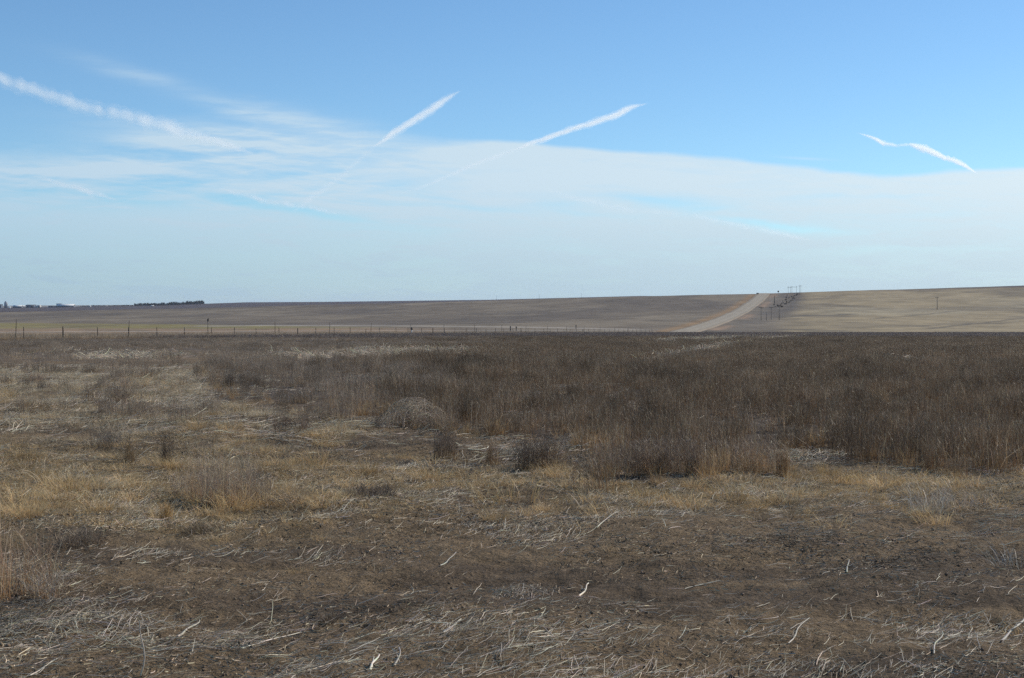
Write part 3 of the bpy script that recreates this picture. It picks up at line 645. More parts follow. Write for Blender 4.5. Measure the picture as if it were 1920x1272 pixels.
plant('weed_clump', 1440, 893, wide([(-.2, 0, clump(.3, .26, 100, RUST, (.3, .2, .11), .2)), (.16, 0, clump(.14, .34, 80, RUST, (.3, .2, .11), .15)), (0, .2, clump(.4, .4))]), M_WEED, 'rust coloured stubby clump with straw behind it, right of centre', 'weed clump')
plant('grass_clump', 1555, 890, gold_mb(120, .11, .13, .0026, RUST, (.47, .33, .14), .6), M_GOLD, 'small round golden grass ball between the rust clump and the long mound', 'grass clump')
plant('grass_clump', 1650, 905, wide([(-.35, .1, gold_mb(150, .2, .17)), (0, 0, gold_mb(190, .22, .19)), (.32, .05, gold_mb(150, .22, .15)), (.6, .2, gold_mb(120, .2, .15))]), M_GOLD, 'long golden grass mound with dark shadow at the right weed edge', 'grass clump')
plant('grass_clump', 1212, 930, gold_mb(230, .2, .15, .0026, (.24, .15, .06), (.47, .33, .14), .9), M_GOLD, 'isolated low golden grass mound below the widest clump', 'grass clump')
plant('weed_clump', 1790, 955, clump(.75, .24, 110, (.2, .15, .1), GREY, .6, .2), M_WEED, 'thin grey weeds with pale upright straws at the right', 'weed clump')
plant('weed_clump', 698, 935, clump(.42, .15, 150, (.12, .085, .06), (.2, .155, .12), .8, .1), M_WEED, 'low dark matted tuft on the border of grass and bare soil', 'weed clump')
plant('grass_clump', 309, 972, clump(.08, .16, 45, RUST, (.38, .25, .11), .2, .7), M_GOLD, 'tiny upright golden tuft below the largest weed clump', 'grass clump')
plant('weed_clump', 145, 1020, clump(.34, .13, 110, (.2, .13, .08), (.27, .2, .14), .9, .3), M_WEED, 'flattened brown tuft among fallen straw at lower left', 'weed clump')
plant('weed_clump', 375, 998, clump(.26, .11, 90, (.14, .1, .07), (.24, .18, .11), .9, .3), M_WEED, 'flattened dark tuft at the upper corner of the bare soil', 'weed clump')
plant('weed_clump', 12, 1125, wide([(-.14, 0, clump(.3, .58, 120, (.25, .145, .07), (.27, .19, .125), .22, .3, .0036, 3)), (.03, .25, clump(.3, .46, 100, (.27, .15, .07), (.28, .2, .13), .25, .3, .0036, 3)), (.2, .05, clump(.2, .22, 50, RUST, GREY, .6, .3))]), M_WEED, 'tall reddish grass clump cut by the left edge of the picture', 'weed clump')
plant('weed_clump', 620, 1160, clump(.1, .05, 30, (.14, .1, .07), (.2, .15, .1), .8, .2), M_WEED, 'small dark grass stub near the bottom of the bare soil', 'weed clump')
plant('straw_tuft', 1742, 962, gold_mb(70, .16, .22, .004, (.42, .37, .29), (.55, .50, .42), .55), M_STRAW, 'upright tuft of white straw among the thin grey weeds at right', 'straw tuft')
plant('straw_tuft', 1895, 1060, gold_mb(60, .2, .17, .0045, (.42, .37, .29), (.55, .50, .42), .9), M_STRAW, 'splayed white straw tuft at the right edge above the soil', 'straw tuft')
plant('straw_tuft', 1100, 945, gold_mb(50, .22, .16, .0038, (.40, .34, .26), (.5, .45, .37), .8), M_STRAW, 'sparse white straw tuft left of the low golden mound', 'straw tuft')
def heap_mb(n, r, h, l, w, col, k=1.):
    mb = MB(); m = 9; az = rng.uniform(0, 6.28, n); q = r * np.sqrt(rng.uniform(0, 1, n)); c = np.stack([q * np.cos(az), q * np.sin(az)], 1)
    hd = rng.uniform(0, 6.28, n); s = np.linspace(-.5, .5, m); L = l * rng.uniform(.4, 1.2, n); cur = rng.normal(0, 1.1, n) * k
    ang = hd[:, None] + cur[:, None] * s[None] * 2
    d_ = np.stack([np.cos(ang), np.sin(ang)], -1) * (L / (m - 1))[:, None, None]
    P = np.zeros((n, m, 3)); P[..., :2] = np.cumsum(d_, 1) - d_.sum(1, keepdims=True) * .5 + c[:, None]
    rad = np.hypot(P[..., 0], P[..., 1]) / (r * 1.25)
    P[..., 2] = h * np.clip(1 - rad ** 2, 0, 1) * rng.uniform(.15, 1.05, n)[:, None] + .01 + rng.normal(0, .012, (n, m))
    P[..., 2] = np.maximum(P[..., 2], .004)
    cc_ = jit(col, n, .4); mb.tubes(P, rng.uniform(w * .5, w, n)[:, None] * np.linspace(1, .5, m)[None], np.repeat(cc_[:, None], m, 1), 4); return mb
plant('tumbleweed_heap', 775, 795, heap_mb(300, .50, .40, .62, .0065, (.44, .36, .26)), M_STRAW, 'pale dome of tangled dead stalks caught against the weed edge', 'tumbleweed')
plant('straw_heap', 975, 1115, heap_mb(46, .17, .07, .26, .005, (.42, .36, .28), 1.6), M_STRAW, 'curled heap of pale stalks in the middle of the bare soil', 'straw heap')
plant('straw_heap', 1000, 850, heap_mb(120, .40, .09, .40, .005, (.48, .42, .32), .8), M_STRAW, 'pale straw heap lying in a bay of the weed edge', 'straw heap')
plant('straw_heap', 1500, 857, heap_mb(170, .55, .10, .42, .0052, (.48, .42, .32), .8), M_STRAW, 'pale straw heap behind the rust coloured clump', 'straw heap')
plant('straw_heap', 1080, 832, heap_mb(110, .32, .12, .38, .005, (.46, .40, .31), .9), M_STRAW, 'tangled straw heap in the notch between two weed clumps', 'straw heap')
plant('straw_heap', 60, 1160, heap_mb(90, .40, .07, .42, .005, (.45, .39, .30), .35), M_STRAW, 'fallen straw heap at the foot of the reddish clump at left', 'straw heap')
plant('straw_heap', 150, 1185, heap_mb(120, .42, .05, .45, .005, (.47, .41, .32), .3), M_STRAW, 'flat raked straw heap at lower left below the reddish clump', 'straw heap')
# bleached stalks
def stalk(p0, p1, w, label, lift0=.0, lift1=.02, kink=.03, fork=None):
    x0, y0, z0 = ground_at(*p0); x1, y1, z1 = ground_at(*p1); a_ = np.array([x0, y0, z0 + lift0 + w * .5]); b_ = np.array([x1, y1, z1 + lift1 + w * .5])
    m = 8; s = np.linspace(0, 1, m)[:, None]; L = np.linalg.norm(b_ - a_); P = a_ * (1 - s) + b_ * s
    w_ = rng.normal(0, 1, (3, 3)) * np.array([1, 1, .3]) * kink * L * .55; P += sum(w_[q_] * np.sin(np.pi * (q_ + 1) * s) / (q_ + 1) ** .7 for q_ in range(3)); mb = MB(); o = P[0].copy(); P -= o
    for i in range(m): P[i, 2] = max(P[i, 2], float(terrain_z(P[i, 0] + o[0], P[i, 1] + o[1])) - o[2] + w * .3)
    W = w * np.linspace(1.05, .55, m) * rng.uniform(.85, 1.15, m); c = jit((.76, .68, .54), m, .12)
    mb.tubes(P[None], W[None], c[None], 6)
    if fork:
        Q = np.linspace(P[fork], P[fork] + np.array([rng.uniform(-.5, .5), rng.uniform(.1, .6), .12]) * L * .5, 5); Q += rng.normal(0, .01, Q.shape) * L
        mb.tubes(Q[None], (w * np.linspace(.7, .3, 5))[None], jit((.48, .42, .34), 5, .1)[None], 5)
    ob = mb.build('stalk', M_STRAW, loc=o, smooth=True); return tag(ob, label, 'stalk', 'bleached stalks lying on the soil')
stalk((830, 1200), (864, 1179), .014, 'thick short white stalk lying alone on the soil near the bottom centre', .0, .03)
stalk((1086, 1118), (1104, 1098), .011, 'crooked white stalk on the soil right of the curled heap', 0, .03, .07, 3)
stalk((330, 1182), (372, 1155), .012, 'bent pale stalk with pointed end on the soil at lower left', 0, .02, .06)
stalk((1882, 1206), (1925, 1168), .015, 'thick forked white branch lying at the lower right edge', .0, .05, .03, 3)
stalk((52, 1272), (105, 1250), .009, 'long curved white stalk at the bottom left corner', 0, .02, .03)
stalk((692, 1268), (710, 1246), .013, 'stubby white root piece at the bottom left of centre', 0, .03, .08, 4)
stalk((738, 1255), (747, 1234), .010, 'upward forked white twig beside the stubby root piece', 0, .04, .05, 4)
stalk((640, 890 + 75), (1, 1) if False else (665, 955), .008, 'short straight white straw on the border of grass and soil', 0, .04)
stalk((1120, 1000), (1157, 979), .008, 'thin slanting white stalk in the upper middle of the soil', 0, .05, .02)
stalk((825, 1060), (855, 1042), .009, 'arched white stalk bundle left of the curled heap', 0, .03, .04, 2)
stalk((1285, 1103), (1352, 1092), .007, 'long thin white stalk curving along the soil right of centre', 0, .01, .03)
stalk((1590, 1080), (1594, 1060), .010, 'small stub of stalk standing up alone on the right of the soil', 0, .05, .03, 3)
stalk((450, 1222), (565, 1180), .006, 'very long thin straw running across the lower left soil', 0, .01, .02)
stalk((900, 1240), (1000, 1222), .006, 'long thin straw lying across the soil at the bottom centre', 0, .01, .02)
stalk((1480, 1195), (1520, 1168), .008, 'slanting white stalk in the bottom straw belt, right of centre', 0, .03, .04)
stalk((1755, 1235), (1770, 1205), .008, 'hooked white stalk in the bottom straw belt near the right', 0, .06, .06, 3)
x, y, z = ground_at(260, 1272)
mb = MB(); m = 7; s = np.linspace(0, 1, m); P = np.stack([.015 * np.sin(s * 5) + .012 * s, 0 * s, .25 * s], 1); mb.tubes(P[None], np.linspace(.008, .0045, m)[None], jit((.48, .42, .33), m, .1)[None], 6)
tag(mb.build('stalk', M_STRAW, loc=(x, y, z), smooth=True), 'upright pale stalk standing from the soil at the bottom left', 'stalk')

# ------------------------------------------------------------------ fence
M_POST = plain_mat('rusted steel post', (.060, .045, .038), .7, .4, .35, 6.); M_WOOD = plain_mat('weathered wood', (.10, .078, .06), .85, .2, .4, 8.)
M_WIRE = plain_mat('galvanised wire', (.22, .21, .20), .45, .5, .1); M_TAPE = plain_mat('pale electric tape', (.42, .40, .38), .6, .3, .1)
def tz(x, y): return float(terrain_z(x, y))
fence = empty('wire_fence', (fence_x(140), 140, tz(fence_x(140), 140)))
tag(fence, 'long wire fence of short and tall thin posts along the far side of the field', 'fence')
ox, oy, oz = fence.location
def tpost(h, w):
    mb = MB(); mb.box(-w / 2, w / 2, -.006, .006, -.1, h); mb.box(-.006, .006, .006, w * .8, -.1, h - .01); mb.box(-w * .35, w * .35, -.012, -.0065, h * .5, h * .97); return mb
post_meshes = [tpost(1.22, .075).mesh('post', M_POST), tpost(1.17, .07).mesh('post', M_POST)]
mbp = MB(); mbp.rod((0, 0, -.1), (0, 0, 1.2), .15, .13, sides=9); wood_mesh = mbp.mesh('post', M_WOOD)
mbp = MB(); mbp.rod((0, 0, -.1), (0, 0, 1.92), .07, .06, sides=7); mbp.box(-.04, .04, -.045, -.036, 1.1, 1.2); tall_mesh = mbp.mesh('tall_post', M_POST)
short = [142 + 6.05 * i for i in range(56)]; tall = [140.0, 159.6, 177., 195., 212.5, 228., 245.] + [262 + 17.4 * i for i in range(12)]
NEAR = [136 - 6.05 * i for i in range(3)]
posts = []
for i, yv in enumerate(NEAR + short):
    xv = fence_x(yv) + rng.normal(0, .1); me_ = wood_mesh if i % 9 == 4 else post_meshes[i % 2]
    o = bpy.data.objects.new('post', me_); COL.objects.link(o); o.parent = fence; o.location = (xv - ox, yv - oy, tz(xv, yv) - oz); o.rotation_euler = (rng.normal(0, .02), rng.normal(0, .03), rng.uniform(-.2, .2)); o.scale.z = rng.uniform(.93, 1.06)
for i, yv in enumerate(tall):
    xv = fence_x(yv) + .25; o = bpy.data.objects.new('tall_post', tall_mesh); COL.objects.link(o); o.parent = fence; o.location = (xv - ox, yv - oy, tz(xv, yv) - oz); o.rotation_euler = (0, [.05, .045, 0, .0, .02][i % 5], 0)
for hgt, w_, mt, nm in [(.32, .008, M_WIRE, 'wire'), (.74, .036, M_TAPE, 'pale_wire'), (.88, .008, M_WIRE, 'wire'), (1.1, .008, M_WIRE, 'wire')]:
    yv = np.array([NEAR[-1] + 6.05 * .5 * i for i in range(117)]); xv = fence_x(yv) - .03
    P = np.stack([xv - ox, yv - oy, terrain_z(xv, yv) + hgt - .02 * (np.arange(117) % 2) - oz], 1)
    mb = MB(); mb.tubes(P[None], np.full((1, 117), w_), np.ones((1, 117, 3)), 4); mb.build(nm, mt, fence)
FT = ['at the far left corner of the fence', 'between the first two short posts from the left', 'beside the third short post from the left', 'left of the second tall post', 'midway between the second tall post and the bird', 'round the tall post that carries the bird', 'by the fourth tall post', 'near the sixth tall post', 'left of the whitish marker post', 'past the whitish marker post']
for (pxf, wf_, hf_), lb in zip([(14, 2.6, .95), (62, 1.6, .6), (128, 1.4, .65), (205, 1.2, .55), (330, 1.6, .7), (395, 3., 1.0), (520, 2.2, .8), (655, 1.8, .7), (745, 2.6, .85), (850, 2.4, .8)], FT):
    u_ = (pxf - CX) / F; yv = -86.9 / (u_ - .285) - 1.5; xv = u_ * yv
    m_ = MB(); bb = disc(150, wf_ * .45, .75); stems(m_, bb, hf_ * rng.uniform(.4, 1.1, 150) * (1 - .5 * (np.hypot(bb[:, 0], bb[:, 1]) / (wf_ * .5)) ** 2), np.abs(rng.normal(.2, .2, 150)), .016, (.34, .22, .11), (.44, .345, .23), 4)
    tag(m_.build('grass_clump', M_GOLD, loc=(xv, yv, tz(xv, yv))), 'pale grass clump ' + lb, 'grass clump', 'grass clumps along the fence')
# bird on a tall post
M_BIRD = plain_mat('dark plumage', (.022, .020, .020), .6, .3, .3, 20.)
def loft(profile, sides=12):
    mb = MB(); P = np.array([[(p_[0], p_[1], p_[2]) for p_ in profile]], float); W = np.array([[p_[3] * 2 for p_ in profile]]); mb.tubes(P, W, np.ones((1, len(profile), 3)), sides); return mb
yv = 177.; xv = fence_x(yv) + .25; zt = tz(xv, yv) + 1.92
bird = loft([(.02, 0, -.16, .012), (.0, 0, -.08, .05), (-.01, 0, 0.04, .115), (0.01, 0, .18, .155), (.04, 0, .30, .12), (.06, 0, .36, .075), (.08, 0, .42, .085), (.09, 0, .47, .07), (.12, 0, .49, .03), (.16, 0, .47, .006)]).build('bird', M_BIRD, loc=(xv, yv, zt + .01), smooth=True); bird.scale = (.72,) * 3
tag(bird, 'dark bird perched on top of a tall fence post at left', 'bird')
# marker post with dark cap, two dark posts and a white stake past the fence
M_WHITE = plain_mat('white painted steel', (.55, .55, .54), .5, .4, .1); M_DARK = plain_mat('dark painted wood', (.03, .028, .028), .7, .3, .3)
def marker(px, row, h, wbody, hcap, label):
    u = (px - CX) / F; yv = -86.9 / (u - .285); xv = u * yv; r = empty('marker_post', (xv, yv, tz(xv, yv)))
    mb = MB(); mb.rod((0, 0, -.1), (0, 0, h - hcap), wbody, wbody, sides=8); mb.build('post', M_WHITE, r)
    mb = MB(); mb.rod((0, 0, h - hcap), (0, 0, h), wbody * 1.9, wbody * 1.5, sides=8); mb.build('cap', M_DARK, r); tag(r, label, 'marker post')
marker(772, 625, 1.3, .16, .42, 'whitish marker post with thick dark top in the fence line')
for px, row, h, lb in [(957, 621.5, 1.9, 'thicker dark post beyond the fence near the picture centre'), (968, 621, 1.7, 'thinner dark post just right of the thicker one beyond the fence'), (1080, 617, 1.5, 'dark stub post on the slope behind the crowded fence posts')]:
    x, y, z = hill_at(px, row, 545, 800); mb = MB(); mb.rod((0, 0, -.3), (0, 0, h), .42 if px < 960 else .3, .3, sides=8); mb.rod((0, 0, h - .42), (.01, 0, h - .06), .5, .46, sides=8)
    tag(mb.build('dark_post', M_DARK, loc=(x, y, z)), lb, 'post')

# ------------------------------------------------------------------ road
mb = MB(); ys = np.arange(455, 1215, 5.); nrm = 1 / math.sqrt(1 + ROADK ** 2); nx, ny = nrm, -ROADK * nrm
prof = [(-7.5, -.55), (-4.9, .16), (-4.1, .26), (-2.7, .30), (-1.9, .31), (-1.1, .33), (-.3, .34), (.6, .34), (1.4, .33), (2.2, .31), (3., .29), (4.1, .26), (4.9, .16), (7.5, -.55)]
v = []; cc_ = []
for yv in ys:
    xc = ROADK * yv + ROAD0; zc = tz(xc, yv)
    zc = max(zc, max(tz(xc + o_ * nx, yv + o_ * ny) for o_ in (-4.5, 4.5)) - .2)
    for o_, h_ in prof:
        v.append((xc + o_ * nx, yv + o_ * ny, zc + h_)); e_ = abs(o_)
        base_ = np.array((.295, .252, .190)) if e_ < 4.5 else np.array((.30, .24, .17)) if e_ < 5 else np.array((.25, .19, .12))
        if o_ in (-2.7, -1.1, .6, 2.2): base_ = base_ * 1.18
        if o_ in (-.3, 4.1, -4.1): base_ = base_ * .9
        cc_.append(base_)
m = len(prof); f = [(j * m + i, j * m + i + 1, (j + 1) * m + i + 1, (j + 1) * m + i) for j in range(len(ys) - 1) for i in range(m - 1)]
mb.add(v, f, np.array(cc_))
M_ROAD, nt = new_mat('gravel road'); t = tint_of(nt); p = pos_of(nt)
ng = nt.noise(nt.vmul(p, (.5, .12, .5)), 1., 6., .6); k = nt.lin(ng, .3, .7, .82, 1.18); finish(nt, nt.mix(1., t, nt.xyz(k, k, k), 'MULTIPLY'), .9, .2)
tag(mb.build('road', M_ROAD, smooth=True), kind='structure')

# ------------------------------------------------------------------ utility poles
M_POLE = plain_mat('creosoted pole', (.11, .094, .08), .85, .2, .3, 1.5)
def utility(px, row, h, label, arms=1, wood=.36, lo=545, hi=1480, at=None, group='utility poles beside the road', rz=0.):
    x, y, z = at or hill_at(px, row, lo, hi); r = empty('utility_pole', (x, y, z), rz); mb = MB(); mb.rod((0, 0, -.4), (0, 0, h), wood, wood * .65, sides=9); mb.build('pole', M_POLE, r)
    for i in range(arms):
        zz = h - .35 - i * .9; mb = MB(); mb.box(-1.15, 1.15, wood * .36, wood * .36 + .13, zz - .08, zz + .08); mb.rod((-.6, wood * .45, zz - .02), (0, wood * .4, zz - .75), .06, .06, sides=5); mb.rod((.6, wood * .45, zz - .02), (0, wood * .4, zz - .75), .06, .06, sides=5); mb.build('crossarm', M_POLE, r)
        for q_ in (-1., -.45, .45, 1.):
            mi = MB(); mi.rod((q_, wood * .36 + .06, zz + .08), (q_, wood * .36 + .06, zz + .26), .09, .05, sides=6); mi.build('insulator', M_DARK, r)
    return tag(r, label, 'utility pole', group)
def hframe(px, row, h, w, label, lo, hi):
    x, y, z = hill_at(px, row, lo, hi); r = empty('utility_pole', (x, y, z)); 
    for s_ in (-1, 1): mb = MB(); mb.rod((s_ * w / 2, 0, -1.5), (s_ * w / 2, 0, h), .19, .15, sides=8); mb.build('pole', M_POLE, r)
    mb = MB(); mb.box(-w / 2 - .7, w / 2 + .7, .19, .42, h - 1.0, h - .8); mb.build('crossarm', M_POLE, r); return tag(r, label, 'utility pole', 'utility poles beside the road')
utility(1427, 601, 6.5, 'left tall pole of the pole cluster on the slope right of the road', 1, .24)
utility(1437, 601, 4.0, 'shortest pole in the cluster right of the road', 0, .26)
utility(1446, 600, 6.3, 'middle tall pole of the cluster right of the road, beside the shortest', 1, .22)
utility(1461, 601, 7.2, 'rightmost and tallest pole of the cluster right of the road', 1, .25)
utility(1452, 569, 5.2, 'pole half way up the slope above the cluster right of the road', 0, .5)
utility(1757, 581, 7.2, 'lone pole standing on the pale grassy hillside at right', 1, .38, group='poles apart')
hframe(1480, 550, 5.5, 1.9, 'leftmost twin pole frame on the crest right of the road', 1100, 1165)
hframe(1489, 549.6, 5.6, 3.6, 'widest twin pole frame on the crest right of the road', 1100, 1165)
hframe(1500, 549, 6.2, 1.0, 'narrow rightmost twin pole on the crest right of the road', 1100, 1165)
for px, row, lb in [(931, 561.5, 'faint tiny pole on the skyline, leftmost of three'), (1011, 559.5, 'faint tiny pole on the skyline, middle of three'), (1090, 557.5, 'faint tiny pole on the skyline, rightmost of three')]:
    u = (px - CX) / F; utility(px, row, 8.0, lb, 1, .4, at=(u * 3190, 3190, tz(u * 3190, 3190)), group='skyline poles')
# road sign near the crest
x, y, z = hill_at(1459, 550, 1100, 1165); r = empty('road_sign', (x, y, z)); mb = MB(); mb.rod((0, 0, -.3), (0, 0, 2.0), .14, .14, sides=6); mb.build('post', M_POLE, r)
mb = MB(); mb.box(-.6, .6, -.12, -.075, 1.1, 2.3); mb.build('sign_panel', M_DARK, r); tag(r, 'small dark backed sign on a post at the top of the hill beside the road', 'road sign')

# ------------------------------------------------------------------ shrubs beside the road
M_SHRUB = stalk_mat('dark bare twigs', .1, .3, .1, .2, .8)
def shrub_mb(r, h, n=60, col=(.095, .078, .062)):
    mb = MB(); b = disc(n, r * .35); az = rng.uniform(0, 6.28, n)
    P = stems(mb, b, h * rng.uniform(.35, 1.05, n), np.abs(rng.normal(.35, .3, n)), .05, col, col, 4, az, 1.2, .05); twigs(mb, P, 4, h * .3, .035, col); return mb
shrubs = [shrub_mb(1.1, 1.5) for _ in range(4)]; sm = [s_.mesh('shrub', M_SHRUB) for s_ in shrubs]
for i in range(46):
    yv = 925 + i * 5.1; xv = .2345 * yv - 51.5 + rng.normal(0, 2.4); o = bpy.data.objects.new('shrub', sm[i % 4]); COL.objects.link(o); o.location = (xv, yv, tz(xv, yv) - .1); o.rotation_euler.z = rng.uniform(0, 6.28); s_ = rng.uniform(.45, .95); o.scale = (s_ * 1.2, s_ * 1.2, s_ * .9)
    tag(o, 'dark leafless shrub in the row running up the hill right of the road', 'shrub', 'row of dark shrubs beside the road')
x, y, z = hill_at(1421, 552, 1120, 1188); o = shrub_mb(2., 1.5, 200).build('shrub', M_SHRUB, loc=(x - 1, y - 4, z)); o.scale = (1.1, .8, .75); tag(o, 'dark low shrub on the skyline just left of the road top', 'shrub')

# ------------------------------------------------------------------ far town and shelterbelt
def far(px, Dd=3120.): u = (px - CX) / F; return u * Dd, Dd, tz(u * Dd, Dd)
PXM = 3120. / F
M_WALLW = plain_mat('white sheet metal wall', (.62, .62, .60), .6, .3, .06, .2); M_ROOFW = plain_mat('white sheet metal roof', (.78, .78, .75), .45, .4, .05, .2)
M_GREYB = plain_mat('grey blue wall', (.16, .18, .22), .7, .3, .1, .2); M_CONC = plain_mat('pale concrete', (.30, .31, .34), .85, .2, .12, .3); M_OPEN = plain_mat('dark opening', (.03, .032, .04), .8, .2, .2, .3); M_ROOFD = plain_mat('dark roof', (.09, .10, .11), .7, .3, .1, .2)
def barn(px, w, h, dep, wall, roof, label, rise=1.4, doors=2, Dd=3120., name='farm_building', dcol=None, base=0., cat='building'):
    x, y, z = far(px, Dd); r = empty(name, (x, y, z - .2 + base)); mb = MB(); mb.box(-w / 2, w / 2, 0, dep, 0, h); mb.build('wall', wall, r)
    mb = MB(); o_ = .5; v = [(-w / 2 - o_, -o_, h), (w / 2 + o_, -o_, h), (w / 2 + o_, dep / 2, h + rise), (-w / 2 - o_, dep / 2, h + rise), (-w / 2 - o_, dep + o_, h), (w / 2 + o_, dep + o_, h)]
    v += [(a_, b_, c_ + .3) for a_, b_, c_ in v]
    mb.add(v, [(6, 7, 8, 9), (9, 8, 11, 10), (1, 0, 3, 2), (2, 3, 4, 5), (0, 1, 7, 6), (5, 4, 10, 11), (0, 6, 9, 3), (3, 9, 10, 4), (1, 2, 8, 7), (2, 5, 11, 8)], (1, 1, 1)); mb.build('roof', roof, r)
    for i in range(doors):
        xx = -w / 2 + w * (i + .5) / doors; ww = min(w / doors * .5, 4.5); mb = MB(); mb.box(xx - ww / 2, xx + ww / 2, -.12, -.02, .05, h * .72); mb.build('door', dcol or M_OPEN, r)
    return tag(r, label, cat)
# grain elevator
x, y, z = far(10.5, 3130); r = empty('grain_elevator', (x, y, z - .3)); mb = MB(); mb.box(-2.7, 2.7, 0, 5, 0, 12.2); mb.build('wall', M_CONC, r); mb = MB(); mb.box(-1.7, .8, 1, 4, 12.2, 14.6); mb.build('headhouse', M_CONC, r); mb = MB(); mb.rod((3.6, 1.5, 0), (3.6, 1.5, 9.8), 1.6, 1.6, sides=14); mb.build('silo', M_WALLW, r); mb = MB(); mb.box(-.9, .9, -.1, -.02, .1, 3.); mb.build('door', M_OPEN, r)
tag(r, 'tall pale grain elevator tower on the horizon at the far left', 'grain elevator')
barn(0.5, 6, 7.2, 8, M_GREYB, M_ROOFD, 'blue grey shed left of the grain elevator at the picture edge', 1., 1)
mb = MB(); mb.tubes(np.array([[(0, 0, q_) for q_ in (0, 2.6, 4.2, 4.8)]]), np.array([[3.6, 3.6, 2.2, .4]]), np.ones((1, 4, 3)), 14); x, y, z = far(4); tag(mb.build('grain_bin', M_CONC, loc=(x, y - 4, z), smooth=True), 'round pale bin with cone top between the edge shed and the elevator', 'grain bin')
mb = MB(); mb.tubes(np.array([[(0, 0, q_) for q_ in (0, 1.8, 2.9, 3.4)]]), np.array([[4., 4., 3., .4]]), np.ones((1, 4, 3)), 14); x, y, z = far(19.5); tag(mb.build('storage_tank', M_ROOFW, loc=(x, y - 4, z), smooth=True), 'low round white tank right of the grain elevator', 'tank')
barn(32, 18, 3.4, 14, M_GREYB, M_ROOFW, 'long low shed with white roof right of the round tank', 2.2, 4)
barn(41, 10, 2.8, 10, M_GREYB, M_ROOFW, 'smaller white roofed shed joined behind the long low shed', 1.8, 2, 3150.)
barn(56, 16.5, 5.6, 18, M_GREYB, M_ROOFD, 'flat blue grey warehouse right of the low white roofed sheds', .8, 2)
barn(68, 4.2, 4.2, 6, M_WALLW, M_ROOFW, 'narrow cream house beside the blue grey warehouse', .9, 1)
barn(73, 5.2, 4.6, 7, M_WALLW, M_ROOFW, 'small bright white house at the right end of the town row', 1., 1)
barn(98, 17, 2.6, 10, M_GREYB, M_ROOFD, 'low dark shed left of the long white open barn', .6, 3)
barn(122, 36, 3.4, 16, M_GREYB, M_ROOFW, 'long white roofed open sided barn, widest building on the left horizon', 3., 7)
barn(110, 9, 6.8, 8, M_GREYB, M_ROOFD, 'dark boxy mill building rising behind the long white barn', .6, 1, 3150.)
barn(168, 4, 1.8, 5, M_WALLW, M_ROOFW, 'tiny pale hut between the long barn and the tree row', .8, 1)
barn(285, 6.5, 1.0, 5, M_GREYB, M_ROOFW, 'small pale roof showing in front of the dark tree row', 1.0, 1, 3050.)
barn(354, 5.5, 3.4, 6, M_WALLW, M_ROOFW, 'little white roofed house above the right end of the tree row', 1.6, 1, 3185.)
# shelterbelt: reads as one dark mass
M_TREE = stalk_mat('dark conifer foliage', .05, .25, .02, .2, .8)
mb = MB()
for px in np.concatenate([np.arange(253, 383, .9), np.arange(205, 250, 2.2), np.arange(152, 200, 3.)]):
    x, y, z = far(px + rng.normal(0, .4), 3165 + rng.normal(0, 6)); tall_ = 5.2 if px > 252 else 2.2
    if 348 < px < 383: tall_ *= 1.35
    h_ = tall_ * rng.uniform(.65, 1.15) * (.7 + .6 * float(vnoise(np.array([px / 6.]), np.array([3.]), 5)[0])); n = 40; cen = np.array([x, y, z]); b = disc(n, 1.5) + cen; b[:, 2] = z - .3 + rng.uniform(0, h_ * .8, n)
    stems(mb, b, h_ * rng.uniform(.2, .4, n), np.abs(rng.normal(.5, .4, n)), .9, (.028, .036, .034), (.034, .044, .040), 3)
    mb.rod((x, y, z - .5), (x, y, z + h_ * .9), .5, .1, (.03, .026, .022), 5)
tag(mb.build('shelterbelt', M_TREE), 'dark row of trees on the left horizon', 'trees', kind='stuff')

